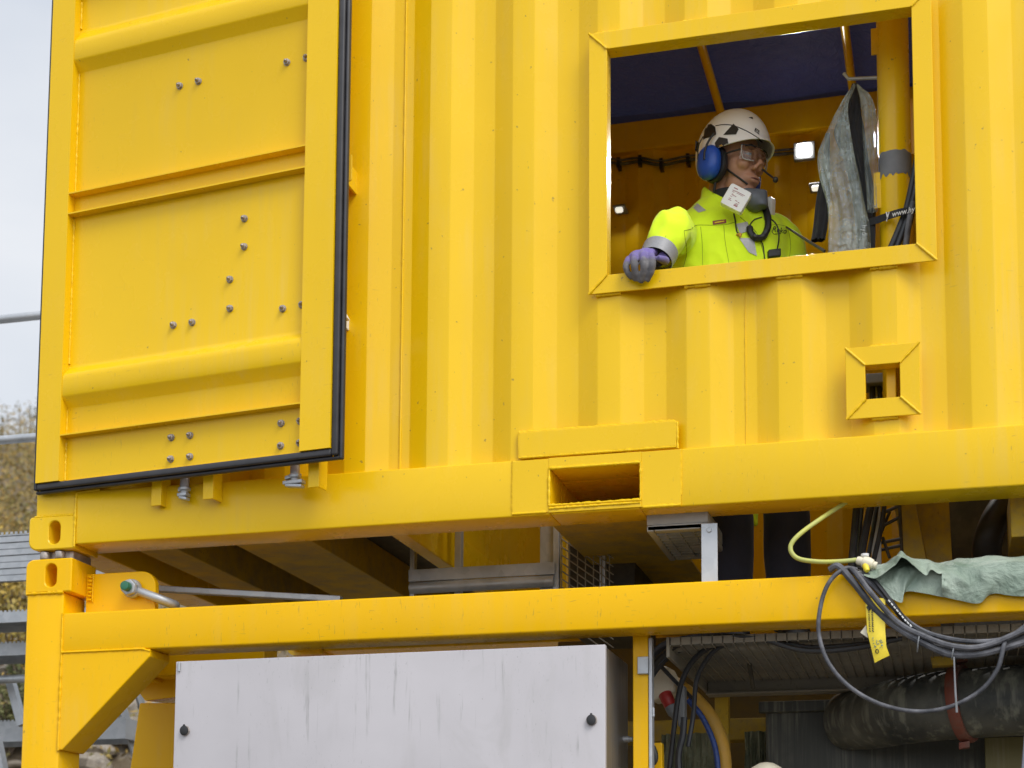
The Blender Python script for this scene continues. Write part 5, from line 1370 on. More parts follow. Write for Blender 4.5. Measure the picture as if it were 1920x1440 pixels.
text_obj('lettering', 'Reko', 0.026, frameM((2.5770, 0.3000, 3.6422), Vector((2.6030, 0.3000, 3.6320)) - Vector((2.5492, 0.3000, 3.6516)), (0, 0.1, 1)), M['ink'], wk, bvh=jb_, d=dview, lift=0.003)
seam(jb_, [(2.5491, 0.3000, 3.6434), (2.5542, 0.3000, 3.6337), (2.5629, 0.3000, 3.6316), (2.5803, 0.3000, 3.6304)], 0.0012, M['ink'], 'lettering', wk, 0.001)
# collar of the jacket and the dark neck warmer
cN = tc_ + Zv*3.835 + Fv*0.012
rings = []
for zz, rx, ry, fo in ((3.815, .120, .100, .006), (3.86, .103, .092, .012), (3.905, .096, .088, .014), (3.909, .091, .083, .014), (3.86, .090, .080, .012)):
    rings.append([tc_ + Lv*rx*math.cos(a) + Fv*(ry*math.sin(a)+fo) + Zv*(zz - 0.085*max(0, math.sin(a)-0.15)) for a in [2*math.pi*i/48 for i in range(48)]])
mb = MB(); mb.loft(rings, cap=False); mb.build('collar', M['hivis'], wk, smooth=60)
mb = MB(); mb.tube([tc_ + Zv*3.77 + Fv*0.02, tc_ + Zv*3.84 + Fv*0.03, tc_ + Zv*3.885 + Fv*0.035 + Lv*0.0], [0.085, 0.078, 0.068], 32, res=5)
mb.build('neck_warmer', M['blackcloth'], wk, smooth=True)

# head, in its own axes: x forward, y left, z up
hf = Vector((0.86, -0.51, -0.085)).normalized(); hl = Vector((0.51, 0.86, 0)).normalized(); hu = hf.cross(hl)
HC = Vector((2.393, 0.478, 3.970))
HM = Matrix((hf, hl, hu)).transposed()
def H(x, y, z): return HC + HM @ (Vector((x, y, z))*1.05)
mb = MB()
E_ = lambda c, r: mb.ell(H(*c), tuple(q_*1.05 for q_ in r), HM, 18, 12)
E_((-.012, 0, .052), (.100, .077, .085)); E_((.040, 0, -.005), (.056, .060, .085)); E_((.036, 0, -.070), (.052, .052, .046))
E_((.070, 0, -.098), (.024, .028, .020)); E_((.088, 0, .040), (.013, .050, .012)); E_((.073, -.036, -.014), (.024, .022, .022)); E_((.073, .036, -.014), (.024, .022, .022))
E_((.070, 0, -.058), (.034, .036, .026))
mb.tube([H(.092, 0, .028), H(.104, 0, .004), H(.1165, 0, -.020)], [0.009, 0.011, 0.0135], 12, res=4)
E_((.104, -.013, -.026), (.012, .009, .009)); E_((.104, .013, -.026), (.012, .009, .009))
mb.tube([H(.092, -.026, -.060), H(.1005, -.011, -.0555), H(.1005, .011, -.0555), H(.092, .026, -.060)], [.004, .0065, .0065, .004], 10, res=4)
mb.tube([H(.090, -.024, -.064), H(.098, -.010, -.069), H(.098, .010, -.069), H(.090, .024, -.064)], [.004, .0075, .0075, .004], 10, res=4)
E_((-.005, -.080, -.01), (.02, .008, .03)); E_((-.005, .080, -.01), (.02, .008, .03))
mb.tube([H(-.02, 0, -.03), H(-.028, 0, -.10), tc_ + Zv*3.80], [.058, .056, .062], 24, res=4)
hd = mb.build('head', M['skin'], wk); remesh(hd, 0.0042, 3, 0.5)
hb = bvh_of(hd)
M['sclera'] = plain('sclera', (0.34, 0.30, 0.27), 0.3, 0, 0.05, 8)
for s_ in (-1, 1):
    mb = MB(); mb.ell(H(.0850, s_*.033, .012), (.0125,)*3, HM); e_ = mb.build('eye', M['sclera'], wk, smooth=True)
    mb = MB(); mb.ell(H(.0938, s_*.0335, .012), (.0042, .0058, .0058), HM); k = mb.build('iris', M['hair'], None, smooth=True); k.parent = e_; k.location = (0, 0, 0)
    mb = MB(); mb.tube([H(.090, s_*.052, .034), H(.101, s_*.034, .041), H(.101, s_*.016, .037)], [.002, .0045, .0035], 8, res=4); mb.build('eyebrow', M['hair'], wk, smooth=True)
    mb = MB(); mb.tube([H(.086, s_*.048, .014), H(.0955, s_*.034, .0195), H(.091, s_*.018, .013)], [.0035, .0060, .0035], 8, res=4); mb.tube([H(.085, s_*.048, .008), H(.0945, s_*.034, .0035), H(.090, s_*.018, .008)], [.003, .0048, .003], 8, res=4); mb.build('eyelid', M['skin'], wk, smooth=True)
mb = MB(); mb.tube([H(.099, -.022, -.0615), H(.1062, -.009, -.0615), H(.1062, .009, -.0615), H(.099, .022, -.0615)], .0022, 8, res=4); mb.build('lips', M['lips'], wk, smooth=True)

# helmet
def hpt(az, th, rx, ry, rz, zc=.050, xo=-.002):
    return Vector((xo + rx*math.sin(th)*math.cos(az), ry*math.sin(th)*math.sin(az), zc + rz*math.cos(th)))
def shell(scale, nrow=22, ncol=56, extra=0.0):
    rows = []
    for i in range(nrow+1):
        row = []
        for k in range(ncol):
            az = 2*math.pi*k/ncol
            front = max(0, math.cos(az)); backw = max(0, -math.cos(az))
            zr = .040 + .016*front**2 - .050*backw**1.5 - 0.012*abs(math.sin(az))**4
            thm = math.acos(max(-0.98, min(0.98, (zr - .050)/(.143*scale))))
            t = i/nrow
            th = thm*t
            p = hpt(az, th, .131*scale, .109*scale, .143*scale)
            fl_ = max(0, (t-0.86)/0.14)
            p.x += fl_*fl_*0.020*front**2; p.z -= fl_*fl_*0.004*front
            p.y *= 1 + 0.02*fl_
            row.append(H(p.x, p.y, p.z))
        rows.append(row)
    return rows
mb = MB()
o_ = shell(1.0); i_ = shell(0.955)
mb.loft(o_, cap=False); mb.loft(i_, cap=False); mb.loft([o_[-1], i_[-1]], cap=False)
he = mb.build('helmet', M['helmet'], wk, smooth=50, merge=0.0002)
hbv = bvh_of(he)
def hdecal(poly, mat, name, lift=0.0025, parent=he):
    P_ = [Vector(p) for p in poly]; c = sum(P_, Vector())/len(P_)
    rings = [[on(hbv, c.lerp(p, t_), lift) for p in P_] for t_ in (0.02, 0.35, 0.7, 1.0)]
    rings.append([on(hbv, p, -0.002) for p in P_])
    mb = MB(); mb.loft(rings, cap=False); k = mb.build(name, mat, None, smooth=30); k.parent = parent; k.location = (0, 0, 0); return k
def dens(P_, n=4):
    o2 = []
    for a, b_ in zip(P_, P_[1:] + P_[:1]):
        a = Vector(a); b_ = Vector(b_)
        o2 += [a.lerp(b_, i/n) for i in range(n)]
    return o2
hdecal(dens([(2.3090, 0.4000, 4.0835), (2.3164, 0.4000, 4.0998), (2.3311, 0.4000, 4.1017), (2.3456, 0.4000, 4.0884), (2.3491, 0.4000, 4.0611), (2.3362, 0.4000, 4.0551), (2.3142, 0.4000, 4.0522), (2.3032, 0.4000, 4.0479), (2.3051, 0.4000, 4.0629)], 3), M['black'], 'vent')
hdecal(dens([(2.3755, 0.3800, 4.0461), (2.4103, 0.3800, 4.0815), (2.4282, 0.3800, 4.0602), (2.4190, 0.3800, 4.0424)]), M['black'], 'vent')
hdecal(dens([(2.3462, 0.3800, 4.0212), (2.3609, 0.3800, 4.0403), (2.3899, 0.3800, 4.0309), (2.3950, 0.3800, 3.9961), (2.3678, 0.3800, 3.9881), (2.3515, 0.3800, 3.9978)]), M['black'], 'clip')
hdecal(dens([(2.2699, 0.4500, 4.0745), (2.2846, 0.4500, 4.0630), (2.2770, 0.4500, 4.0292), (2.2678, 0.4500, 4.0380)]), M['black'], 'vent')
hdecal(dens([(2.4587, 0.4000, 4.1080), (2.4731, 0.4000, 4.1080), (2.4748, 0.4000, 4.0983)]), M['black'], 'vent')
hdecal(dens([(2.3634, 0.3600, 3.9999), (2.3725, 0.3600, 4.0026), (2.3797, 0.3600, 3.9960), (2.3706, 0.3600, 3.9933)]), M['hose_orange'], 'clip', 0.006)
k = seam(hbv, [(2.3475, 0.4000, 4.0919), (2.3713, 0.4000, 4.0927), (2.4048, 0.3800, 4.0765), (2.4397, 0.3600, 4.0507), (2.4730, 0.3500, 4.0245), (2.4989, 0.3400, 3.9994), (2.5166, 0.3400, 3.9841)], 0.0016, M['black'], 'cord', None, 0.001); k.parent = he
k = text_obj('lettering', 'PETZL', 0.017, frameM((2.4945, 0.3500, 4.0293), Vector((2.5038, 0.3300, 4.0126)) - Vector((2.4845, 0.3600, 4.0402)), (0, 0, 1)), M['ink'], None, bvh=hbv, d=dview, lift=0.002); k.parent = he
# ear defenders on both sides
for s_ in (-1, 1):
    mb = MB()
    rings = []
    for dpt, sc_ in ((.084, .70), (.092, .95), (.102, 1.0), (.116, .96), (.126, .80), (.131, .45)):
        rings.append([H(-.012 + .042*sc_*math.copysign(abs(math.cos(a))**.8, math.cos(a)), s_*dpt, -.012 + .056*sc_*math.copysign(abs(math.sin(a))**.85, math.sin(a))) for a in [2*math.pi*i/36 for i in range(36)]])
    mb.loft(rings); ed = mb.build('ear_defender', M['blue'], wk, smooth=45)
    mb = MB()
    rings = []
    for dpt, sc_ in ((.066, .96), (.072, 1.06), (.085, 1.06), (.091, 1.0)):
        rings.append([H(-.006 + .043*sc_*math.cos(a), s_*dpt, -.012 + .058*sc_*math.sin(a)) for a in [2*math.pi*i/36 for i in range(36)]])
    mb.loft(rings); k = mb.build('cushion', M['black'], None, smooth=45); k.parent = ed; k.location = (0, 0, 0)
    mb = MB(); mb.tube([H(.012, s_*.118, .075), H(-.004, s_*.126, .046), H(-.010, s_*.132, .015), H(-.010, s_*.132, -.012)], .004, 8, res=4); mb.tube([H(-.040, s_*.110, .080), H(-.046, s_*.122, .046), H(-.044, s_*.125, .0)], .0022, 8, res=4)
    k = mb.build('arm', M['black'], None, smooth=True); k.parent = ed; k.location = (0, 0, 0)
# safety glasses
rows = []
for j in range(7):
    z = -.014 + .046*j/6; row = []
    for i in range(25):
        y = -.068 + .136*i/24
        zz = z - (0.010*max(0, 1-abs(y)/.016) if j == 0 else 0)*-1
        row.append(H(.119 - 7.0*y*y - .004*abs(j-3)/3, y, zz + .003))
    rows.append(row)
mb = MB(); mb.grid(rows); mb.grid([[p - hf*0.002 for p in r] for r in rows]); gl = mb.build('safety_glasses', M['lens'], wk, smooth=True)
mb = MB()
for s_ in (-1, 1): mb.tube([H(.086, s_*.068, .020), H(.05, s_*.078, .016), H(.0, s_*.084, .010)], .0032, 8, res=3)
mb.tube([H(.119 - 7.0*y*y, y, .0355) for y in [-.068 + .136*i/16 for i in range(17)]], .0016, 6)
k = mb.build('frame', M['black'], None, smooth=True); k.parent = gl; k.location = (0, 0, 0)
M['lens_glint'] = plain('lens_glint', (0.42, 0.42, 0.40), 0.15, 0, 0.05, 8)  # pale tone stands in for the highlight along the lens edges
mb = MB()
for s_ in (-1, 1): mb.tube([H(.119-7.0*.066**2, s_*.066, .034), H(.119-7.0*.067**2+.002, s_*.067, .012), H(.119-7.0*.060**2, s_*.060, -.010), H(.119-7.0*.03**2, s_*.03, -.013)], .0015, 8, res=4)
k = mb.build('rim', M['lens_glint'], None, smooth=True); k.parent = gl; k.location = (0, 0, 0)
# microphone boom
mb = MB(); mb.tube([H(.05, .085, .0), (2.5004, 0.4300, 3.9309), (2.5239, 0.4100, 3.9017), (2.5473, 0.3900, 3.8727)], .0035, 8, res=5); mb.ell((2.5492, 0.3880, 3.8697), (.0095, .0095, .0105)); mb.build('microphone', M['black'], wk, smooth=True)
# chin strap
mb = MB()
q = [on(hb, p, 0.003) for p in spl([(2.3720, 0.4000, 3.9515), (2.3864, 0.4000, 3.9308), (2.4105, 0.3800, 3.9015), (2.4380, 0.3600, 3.8701), (2.4594, 0.3600, 3.8507)], 4)]
mb.tube(q, .0034, 8); mb.tube([H(.018, -.084, .03), H(.004, -.082, -.05), H(-.01, -.075, -.10)], .005, 8, res=4); mb.build('chin_strap', M['black'], wk, smooth=True)
# respirator pulled down under the chin
mb = MB()
mb.ell(H(.098, .008, -.128), (.040, .040, .040), HM); mb.ell(H(.076, 0, -.112), (.040, .046, .026), HM); mb.tube([H(.112, .012, -.10), H(.116, .012, -.155)], [.024, .028], 16)
rp_ = mb.build('respirator', M['grey'], wk); remesh(rp_, 0.005, 6)
M['mask'] = plain('mask_rubber', (0.115, 0.13, 0.15), 0.5, 0, 0.15, 20); rp_.data.materials.clear(); rp_.data.materials.append(M['mask'])
ca = Vector((2.4245, 0.3350, 3.7949)); ux = (Vector((2.4727, 0.3350, 3.8060)) - Vector((2.4084, 0.3250, 3.8445))).normalized(); uy = (Vector((2.4084, 0.3250, 3.8445)) - Vector((2.3774, 0.3250, 3.7716))).normalized()
un = ux.cross(uy).normalized(); uy = un.cross(ux)
for sgn, cc in ((1, ca), (-1, H(.075, .085, -.130))):
    mb = MB()
    u1, v1, n1 = (ux, uy, un) if sgn == 1 else (hf, hu, hl)
    P_ = rrect(-.040, .040, -.039, .039, (.008,)*4, 4)
    mb.loft([[cc + u1*(a*s_) + v1*(b_*s_ + 0.004*(a/.04)**2*-1) + n1*d_ for a, b_ in P_] for d_, s_ in ((-.014, .9), (-.012, 1.0), (.008, 1.0), (.012, .95))])
    ct = mb.build('filter_cartridge', M['white'], wk, smooth=40)
    if sgn == 1:
        mb = MB()
        for (a, b_, la, h_) in ((-.016, .024, .007, .0014), (-.010, -.0, .009, .0007), (.012, -.028, .007, .0016), (-.018, .015, .006, .0008), (-.018, .010, .004, .0008), (.004, .016, .018, .0008), (.006, .012, .012, .0006), (-.017, -.014, .004, .0008), (-.015, -.019, .006, .0008), (.006, -.012, .004, .001), (.016, -.014, .003, .001), (.013, -.020, .005, .0008), (.012, -.024, .006, .0008), (-.016, .003, .003, .0006), (-.017, -.006, .004, .0006)):
            mb.obox(cc + u1*a + v1*b_ + n1*.0123, u1*la, v1*h_, n1*.0003)
        k = mb.build('print', M['ink_red'], None); k.parent = ct; k.location = (0, 0, 0)
# glove gripping the sill
mb = MB()
fing = [
 ([(2.1888, 0.0160, 3.4986), (2.2057, -0.0400, 3.4423), (2.2022, -0.0400, 3.4148), (2.1922, -0.0320, 3.3999), (2.1844, -0.0270, 3.3870)], [.0125, .0118, .0108, .010, .0088]),
 ([(2.1666, 0.0060, 3.4986), (2.1796, -0.0460, 3.4426), (2.1792, -0.0440, 3.4139), (2.1721, -0.0340, 3.3977), (2.1640, -0.0270, 3.3856)], [.0128, .0122, .0112, .0102, .009]),
 ([(2.1417, 0.0100, 3.4959), (2.1486, -0.0440, 3.4432), (2.1516, -0.0420, 3.4158), (2.1515, -0.0330, 3.4019), (2.1503, -0.0270, 3.3922)], [.0125, .0116, .0106, .0098, .0086]),
 ([(2.1193, 0.0180, 3.4856), (2.1202, -0.0300, 3.4448), (2.1244, -0.0340, 3.4235), (2.1321, -0.0300, 3.4104), (2.1399, -0.0260, 3.4024)], [.0112, .0104, .0096, .009, .0078]),
]
fing = [(p_, [q_*1.04 for q_ in r_]) for p_, r_ in fing]
for pts, r in fing: mb.tube(pts, r, 14, res=5)
wr0 = Vector((2.2015, 0.0700, 3.5231)); mb.ell((2.1558, 0.0080, 3.4865), (.036, .022, .021))
for pts, r in fing: mb.tube([pts[0], wr0.lerp(Vector(pts[0]), 0.35)], [r[0], 0.0145], 12, res=3)
mb.tube([wr0, wr0 + (wrR - wr0)*0.6], [.029, .030], 18)
mb.tube([wr0 + Vector((0.012, -0.01, -0.012)), (2.2317, 0.0450, 3.4795), (2.2305, 0.0120, 3.4696), (2.2167, -0.0060, 3.4690)], [.016, .0145, .0125, .0105], 14, res=5)
gv = mb.build('glove', M['glove'], wk); remesh(gv, 0.0034, 2, 0.4)
d_ = (wrR - wr0).normalized()
mb = MB(); mb.tube([wr0 - d_*0.012, wr0 + d_*0.03, wrR + d_*0.02], [.034, .043, .050], 24); mb.build('inner_cuff', M['blackcloth'], wk, smooth=50)
ad = (wrR - elR.lerp(wrR, 0.5)).normalized()
mb = MB(); mb.tube([wrR - ad*0.020, wrR + ad*0.006, wrR + ad*0.028], [.0590, .0575, .0545], 32, cap=False); mb.tube([wrR + ad*0.028, wrR + ad*0.0], [.0535, .050], 32, cap=False); mb.build('sleeve_band', M['cuff_band'], wk, smooth=40)
# radio gear: coiled lead, thin leads, push-to-talk box, lanyard, antenna
coil = [on(jb_, p, 0.016) for p in spl([(2.5190, 0.3600, 3.7578), (2.5297, 0.3400, 3.7144), (2.5303, 0.3300, 3.6730), (2.5142, 0.3300, 3.6453), (2.4894, 0.3300, 3.6443), (2.4719, 0.3300, 3.6647), (2.4674, 0.3400, 3.6880)], 12)]
q = []
cum = 0
for i in range(len(coil)-1):
    for s_ in range(6):
        p = coil[i].lerp(coil[i+1], s_/6); t_ = (coil[i+1]-coil[i]).normalized(); u_ = t_.orthogonal().normalized(); w_ = t_.cross(u_)
        ph = (i*6+s_)*0.9
        q.append(p + (u_*math.cos(ph) + w_*math.sin(ph))*(0.0085 if i > 14 else 0.010))
mb = MB(); mb.tube(q, .0036, 6); mb.tube(coil, .0085, 8); mb.build('coiled_lead', M['black'], wk, smooth=True)
seam(jb_, [(2.4655, 0.3400, 3.6734), (2.4692, 0.3400, 3.6952), (2.4854, 0.3400, 3.7120), (2.5102, 0.3400, 3.7166)], .0022, M['black'], 'lead', wk, 0.004)
seam(jb_, [(2.5314, 0.3400, 3.7123), (2.5541, 0.3400, 3.6931), (2.5661, 0.3400, 3.6659), (2.5675, 0.3400, 3.6326), (2.5601, 0.3400, 3.5966)], .0024, M['black'], 'lead', wk, 0.004)
seam(jb_, [(2.4918, 0.3400, 3.6482), (2.5110, 0.3400, 3.6240), (2.5175, 0.3400, 3.5680)], .0020, M['black'], 'lead', wk, 0.003)
seam(jb_, [(2.4119, 0.3600, 3.7514), (2.4170, 0.3600, 3.7246), (2.4203, 0.3600, 3.6944), (2.4256, 0.3600, 3.6826)], .0026, M['black'], 'lanyard', wk, 0.003)
mb = MB(); c = on(jb_, (2.4316, 0.3400, 3.6678), 0.008); mb.ell(c, (.011, .006, .005)); mb.ell(c + Vector((.004, -.003, -.004)), (.005, .004, .009)); mb.build('ear_plug', M['hose_orange'], wk, smooth=True)
mb = MB(); c = on(jb_, (2.5494, 0.3400, 3.5848), 0.010); mb.obox(c, Lv*0.022 + Zv*0.004, Fv*0.011, Zv*0.014); mb.build('talk_switch', M['black'], wk, bevel=0.004)
mb = MB(); mb.tube([on(jb_, (2.5924, 0.3600, 3.6790), 0.012), (2.6530, 0.3000, 3.6119), (2.7187, 0.2400, 3.5399)], [.0032, .0045, .0052], 8); mb.build('antenna', M['plate_dark'], wk, smooth=True)

# ------------------------------------------------------------------ ground, hillside and the steel stair behind the left end
def hill(x, y):
    d = math.hypot(x - 3.0, y + 4.9)
    # flat yard, then a bank that climbs behind the containers
    t = max(0.0, (y - 3.2) + max(0, -x - 1.5)*0.55)
    z = -0.15 + 0.62*t*min(1, t/5) if t < 5 else -0.15 + 0.62*5 + (t-5)*0.288
    n = noise.noise(Vector((x*0.25, y*0.25, 0)))*min(1.0, t*0.12)*0.9 + noise.noise(Vector((x*0.9, y*0.9, 3)))*min(0.25, t*0.05)
    if d > 90: z -= 0
    z = min(z, 22 + noise.noise(Vector((x*0.02, y*0.02, 1)))*3)
    return z + n
rows = []
xs = [-400 + 20*i for i in range(17)] + [-75 + 5*i for i in range(10)] + [-26 + 1.0*i for i in range(36)] + [12 + 8*i for i in range(8)] + [90 + 60*i for i in range(6)]
ys = [-300 + 40*i for i in range(7)] + [-24 + 4*i for i in range(6)] + [0 + 0.7*i for i in range(40)] + [29 + 4*i for i in range(14)] + [95 + 40*i for i in range(9)]
for y in ys: rows.append([(x, y, hill(x, y)) for x in xs])
def ground_mat():
    n = NT('soil_and_scrub')
    f = n.noise(0.5, 6, 0.65)
    c = n.ramp(f, [(0.30, (0.10, 0.075, 0.05)), (0.5, (0.15, 0.115, 0.07)), (0.7, (0.075, 0.075, 0.04))])
    st_ = n.noise(6, 6, 0.7)
    c = n.mix(n.ramp(st_, [(0.52, 0), (0.66, 0.8)]), c, (0.26, 0.225, 0.18))
    n.bump(n.noise(9, 6, 0.7), 0.7, 0.08)
    return n.set(col=c, rough=0.95)
M['ground'] = ground_mat()
mb = MB(); mb.grid(rows); gd = mb.build('ground', M['ground'], None, smooth=True, recalc=False); structure(gd)
# gravel yard sheet in front of and below the modules
def yard_mat():
    n = NT('yard_gravel')
    f = n.noise(3, 6, 0.6); v = n.voro(30)
    c = n.ramp(f, [(0.3, (0.10, 0.094, 0.085)), (0.7, (0.17, 0.16, 0.145))]); c = n.mix(n.ramp(v, [(0.1, 0.5), (0.5, 0)]), c, (0.05, 0.047, 0.043))
    n.bump(v, 0.6, 0.03); return n.set(col=c, rough=0.95)
M['yard'] = yard_mat()
mb = MB(); mb.grid([[(x, y, -0.145) for x in (-14, -4, 4, 14, 26)] for y in (-30, -15, -5, 0, 3.0)]); structure(mb.build('yard', M['yard'], None, recalc=False))

# rubble: individual broken rocks on the bank, seen through the lower frame opening
M['rock'] = dusty('broken_rock', (0.20, 0.165, 0.125), (0.36, 0.32, 0.26), 0.9)
rr = random.Random(11)
def rock_mesh(seed):
    mb = MB(); mb.ell((0, 0, 0), (1, 0.75, 0.5), None, 10, 7)
    mb.v = [tuple(Vector(p)*(1 + 0.5*noise.noise(Vector(p)*1.4 + Vector((seed*3.1, 0, 0))))) for p in mb.v]
    return mb
protos = []
n_r = 0
for i in range(250):
    y = rr.uniform(5.2, 9.5); x = -2.2 - (y-5.2)*0.60 + rr.uniform(-1.4, 1.3)
    s_ = rr.choice((0.07, 0.1, 0.14, 0.2, 0.28))*rr.uniform(0.8, 1.2)
    if len(protos) < 6:
        o = rock_mesh(i).build('rock', M['rock'], None, smooth=25); protos.append(o)
    else:
        o = protos[i % 6].copy(); COL.objects.link(o)
    o.location = (x, y, hill(x, y) + s_*0.12); o.scale = (s_, s_, s_); o.rotation_euler = (rr.uniform(-.5, .5), rr.uniform(-.5, .5), rr.uniform(0, 6.3))
    tag(o, 'angular broken rock on the bank behind the galvanised stair', 'rock', 'broken rocks on the bank')

# autumn scrub: many leaf-sized faces on the hillside, one mass
def leaf_mat(name, cols):
    n = NT(name)
    oi = n.n.new('ShaderNodeTexCoord')
    v = n.noise(1.6, 3)
    f = n.voro(14, out='Color')
    sx = n.n.new('ShaderNodeSeparateColor'); n.l.new(f, sx.inputs[0])
    k = n.math('ADD', n.math('MULTIPLY', sx.outputs[0], 0.6), n.math('MULTIPLY', v, 0.4))
    c = n.ramp(k, [(0.15 + 0.7*i/(len(cols)-1), c_) for i, c_ in enumerate(cols)])
    return n.set(col=c, rough=0.8)
M['scrub'] = leaf_mat('scrub_leaves', [(0.09, 0.085, 0.028), (0.19, 0.145, 0.045), (0.36, 0.215, 0.05), (0.15, 0.155, 0.045), (0.44, 0.26, 0.055)])
M['leaf_y'] = leaf_mat('yellow_leaves', [(0.28, 0.18, 0.03), (0.42, 0.29, 0.05), (0.20, 0.17, 0.04), (0.46, 0.33, 0.09)])
M['leaf_g'] = leaf_mat('olive_leaves', [(0.05, 0.06, 0.02), (0.09, 0.10, 0.03), (0.13, 0.12, 0.04)])
M['twig'] = plain('twig_bark', (0.10, 0.075, 0.055), 0.9, 0, 0.3, 30)
def leaf(mb, c, s_, r_):
    u = Vector((r_.gauss(0, 1), r_.gauss(0, 1), r_.gauss(0, 1))).normalized(); v = u.orthogonal().normalized()
    q = r_.uniform(0, 6.28); v = Matrix.Rotation(q, 3, u) @ v; w_ = u.cross(v)
    mb.add([c + v*s_, c + w_*s_*0.45, c - v*s_, c - w_*s_*0.45], [(0, 1, 2, 3)])
rr = random.Random(5)
mb = MB()
Cc = Vector((3.08, -4.88, 1.38))
for i in range(7000):
    # patches of brush spread over the visible part of the bank
    d = 9 + 52*rr.random()**1.3; a = rad(rr.uniform(-40, -22))
    x = Cc.x + d*math.sin(a); y = Cc.y + d*math.cos(a)
    if y < 4.0: continue
    if d < 20 and rr.random() < 0.45: continue
    z = hill(x, y); hh = rr.uniform(0.15, 1.0)*(0.35 + 0.02*d)
    for k in range(14):
        h_r = rr.random(); leaf(mb, Vector((x + rr.gauss(0, .30)*(1.1-h_r), y + rr.gauss(0, .30)*(1.1-h_r), z + hh*1.5*h_r)), rr.uniform(.02, .05)*(0.6 + d*0.018), rr)
sb = mb.build('scrub', M['scrub'], None, recalc=False); tag(sb, 'brown and olive autumn scrub covering the hillside on the left', 'scrub', None, 'stuff')

def larch(name, base, h_, label, seed, dense=1.0):
    r_ = random.Random(seed)
    t = thing(name, base, label, 'tree', 'trees on the hillside')
    mb = MB(); b_ = Vector(base)
    mb.tube([b_ - Zv*0.3, b_ + Zv*h_*0.5 + Vector((.05, 0, 0)), b_ + Zv*h_], [h_*0.018, h_*0.010, h_*0.002], 7)
    tips = []
    for i in range(46):
        f = 0.16 + 0.82*i/46; a = r_.uniform(0, 6.28); L = h_*0.24*(1.08-f)*r_.uniform(.6, 1.2)
        p0 = b_ + Zv*h_*f; p1 = p0 + Vector((math.cos(a), math.sin(a), 0.18))*L*0.6; p2 = p0 + Vector((math.cos(a), math.sin(a), 0.05))*L
        mb.tube([p0, p1, p2], [h_*0.0035, h_*0.002, h_*0.0008], 5); tips.append((p0, p2))
    mb.build('trunk', M['twig'], t)
    mb = MB()
    for p0, p2 in tips:
        for k in range(int(20*dense)):
            leaf(mb, p0.lerp(p2, r_.uniform(.25, 1.05)) + Vector((r_.gauss(0, .06), r_.gauss(0, .06), r_.gauss(0, .05)))*h_*0.12, h_*0.0085*r_.uniform(.6, 1.5), r_)
    mb.build('crown', M['scrub'] if seed % 2 else M['leaf_g'], t, recalc=False)
def at_px(d, az_deg):
    a = rad(az_deg); x = Cc.x + d*math.sin(a); y = Cc.y + d*math.cos(a)
    return (x, y, hill(x, y))
larch('larch_tree', at_px(66, -32.75), 1.9, 'thin bare larch standing clear against the sky on the hill', 3, 0.5)
larch('larch_tree', at_px(62, -32.05), 2.6, 'bushy larch at the hill crest beside the container edge', 4, 1.2)
larch('larch_tree', at_px(60, -33.3), 1.4, 'small olive larch at the left picture edge on the hill crest', 6, 1.4)
larch('larch_tree', at_px(70, -32.4), 1.6, 'low larch between the bare larch and the container edge', 8, 1.2)

def bush(base, rad_, n_, mat, name, label, seed, ls=0.03):
    r_ = random.Random(seed); t = thing(name, base, label, 'bush'); b_ = Vector(base)
    mb = MB(); ends = []
    for i in range(16):
        a = r_.uniform(0, 6.28); e = b_ + Vector((math.cos(a)*rad_*r_.uniform(.2, 1), math.sin(a)*rad_*r_.uniform(.2, 1), rad_*r_.uniform(.6, 1.9)))
        mb.tube([b_, b_.lerp(e, .5) + Vector((0, 0, rad_*.15)), e], [.012, .008, .003], 5); ends.append(e)
    mb.build('stem', M['twig'], t)
    mb = MB()
    for i in range(n_):
        e = r_.choice(ends); leaf(mb, b_.lerp(e, r_.uniform(.35, 1.05)) + Vector((r_.gauss(0, .1), r_.gauss(0, .1), r_.gauss(0, .1)))*rad_, ls*r_.uniform(.6, 1.4), r_)
    mb.build('foliage', mat, t, recalc=False)
def on_hill(ae):
    a, e = rad(ae[0]), math.tan(rad(ae[1])); d = 7.0
    while d < 80:
        x, y = Cc.x + d*math.sin(a), Cc.y + d*math.cos(a)
        if hill(x, y) >= Cc.z + e*d: break
        d += 0.1
    return (x, y, hill(x, y))
bush(on_hill((-32.5, 9.3)), 0.62, 1300, M['leaf_y'], 'yellow_bush', 'bush with yellow autumn leaves behind the wide stair tread', 21, .035)
bush(on_hill((-32.4, 7.9)), 0.5, 1100, M['leaf_y'], 'yellow_bush', 'low yellow-green bush between the middle stair treads', 22, .032)
bush(on_hill((-32.6, 5.2)), 0.40, 900, M['leaf_g'], 'olive_bush', 'olive green bush low behind the lower stair treads', 23, .03)
bush(on_hill((-31.9, 6.0)), 0.40, 900, M['leaf_g'], 'olive_bush', 'olive bush close beside the yellow corner post', 25, .03)

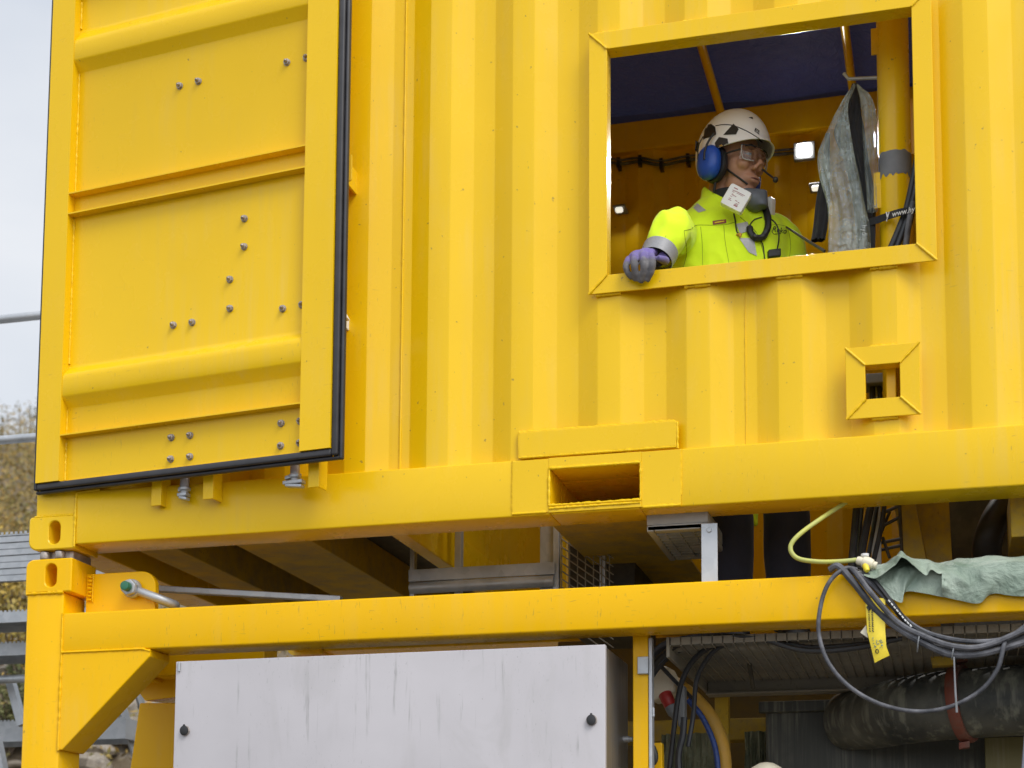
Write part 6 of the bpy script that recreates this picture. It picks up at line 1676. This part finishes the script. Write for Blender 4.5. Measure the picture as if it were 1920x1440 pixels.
# galvanised access stair at the container's open end
gs = thing('access_stair', (-1.2, 2.0, -0.15), 'galvanised steel access stair with handrails left of the containers', 'stair')
def tread(ya, yb, za, h_, x1, x0=-3.6, teeth=False, name='tread'):
    mb = MB(); mb.box(x0, x1, ya, ya+0.006, za-h_, za); mb.box(x0, x1, yb-0.006, yb, za-h_, za)
    n_ = int((yb-ya)/0.033)
    for i in range(1, n_): mb.box(x0, x1, ya+0.033*i, ya+0.033*i+0.004, za-0.032, za-0.002)
    mb.box(x1-0.006, x1-0.0002, ya+0.0065, yb-0.0065, za-h_, za-0.0005)
    if teeth:
        x = x0
        while x < x1-0.02: mb.box(x, x+0.012, ya-0.0005, ya+0.0065, za, za+0.008); x += 0.024
    return mb.build(name, M['galv'], gs)
p = (-1.3044, 2.0000, 3.2533); q = (-1.2948, 2.0000, 3.0265)
mb = MB()
hh = p[2]-q[2]
for i in range(7): mb.box(-3.6, -0.35, 2.0 + 0.004*(i % 2), 2.03, q[2] + hh*i/7, q[2] + hh*(i+1)/7 - 0.004)
mb.box(-3.6, -0.35, 1.998, 2.9, p[2], p[2]+0.006)
x = -3.6
while x < -0.36: mb.box(x, x+0.012, 1.996, 2.001, p[2]+0.006, p[2]+0.018); x += 0.026
mb.build('landing', M['galv'], gs)
for (yy, yb_) in (((1146, 1166), 2.05), ((1205, 1245), 2.25), ((1352, 1391), 2.75)):
    a, b_ = ((-1.3200, 2.0500, 2.8834), (-1.3177, 2.0500, 2.8302)) if yy[0] == 1146 else (((-1.4403, 2.2500, 2.7654), (-1.4376, 2.2500, 2.7026)) if yy[0] == 1205 else ((-1.7394, 2.7500, 2.4354), (-1.7347, 2.7500, 2.3257)))
    xr = (-1.1163, 2.7500, 2.4185)[0] if yy[0] == 1352 else -0.75
    tread(a[1], a[1]+0.25, a[2], a[2]-b_[2], xr, teeth=True)
for (pa, r) in (((-1.3816, 2.0000, 4.3634), 0.0215), ((-1.3549, 2.0000, 3.7408), 0.0215), ((-1.5266, 2.3500, 2.5980), 0.0215)):
    mb = MB(); mb.tube([(-3.6, pa[1], pa[2]), (-0.45, pa[1], pa[2])], r, 16); mb.build('handrail', M['galv'], gs, smooth=50)
for x in (-2.6, -0.47):
    mb = MB(); mb.tube([(x, 2.03, p[2]), (x, 2.03, (-1.3816, 2.0000, 4.3634)[2])], 0.0215, 14); mb.build('rail_post', M['galv'], gs, smooth=50)
mb = MB(); mb.bar((-1.1925, 2.8000, 2.5610), (-1.1433, 3.0500, 2.0821), 0.012, 0.075, (0, 0.6, 0.8)); mb.build('stringer', M['galv'], gs)
mb = MB(); mb.bar((-1.1956, 3.0000, 2.6323), (-1.1689, 3.3000, 2.1324), 0.012, 0.06, (0, 0.6, 0.8)); mb.build('stringer', M['galv'], gs)
mb = MB(); mb.bar((-1.6047, 2.3000, 2.3008), (-1.5169, 2.3000, 1.9740), 0.05, 0.05); mb.bar((-1.6605, 2.5000, 2.6331), (-1.5741, 2.5000, 2.3782), 0.04, 0.04); mb.build('brace', M['galv'], gs)
for x in (-3.5, -0.6):
    mb = MB(); mb.box(x, x+0.06, 2.5, 2.56, -0.16, p[2]-0.01); mb.build('leg', M['galv'], gs)
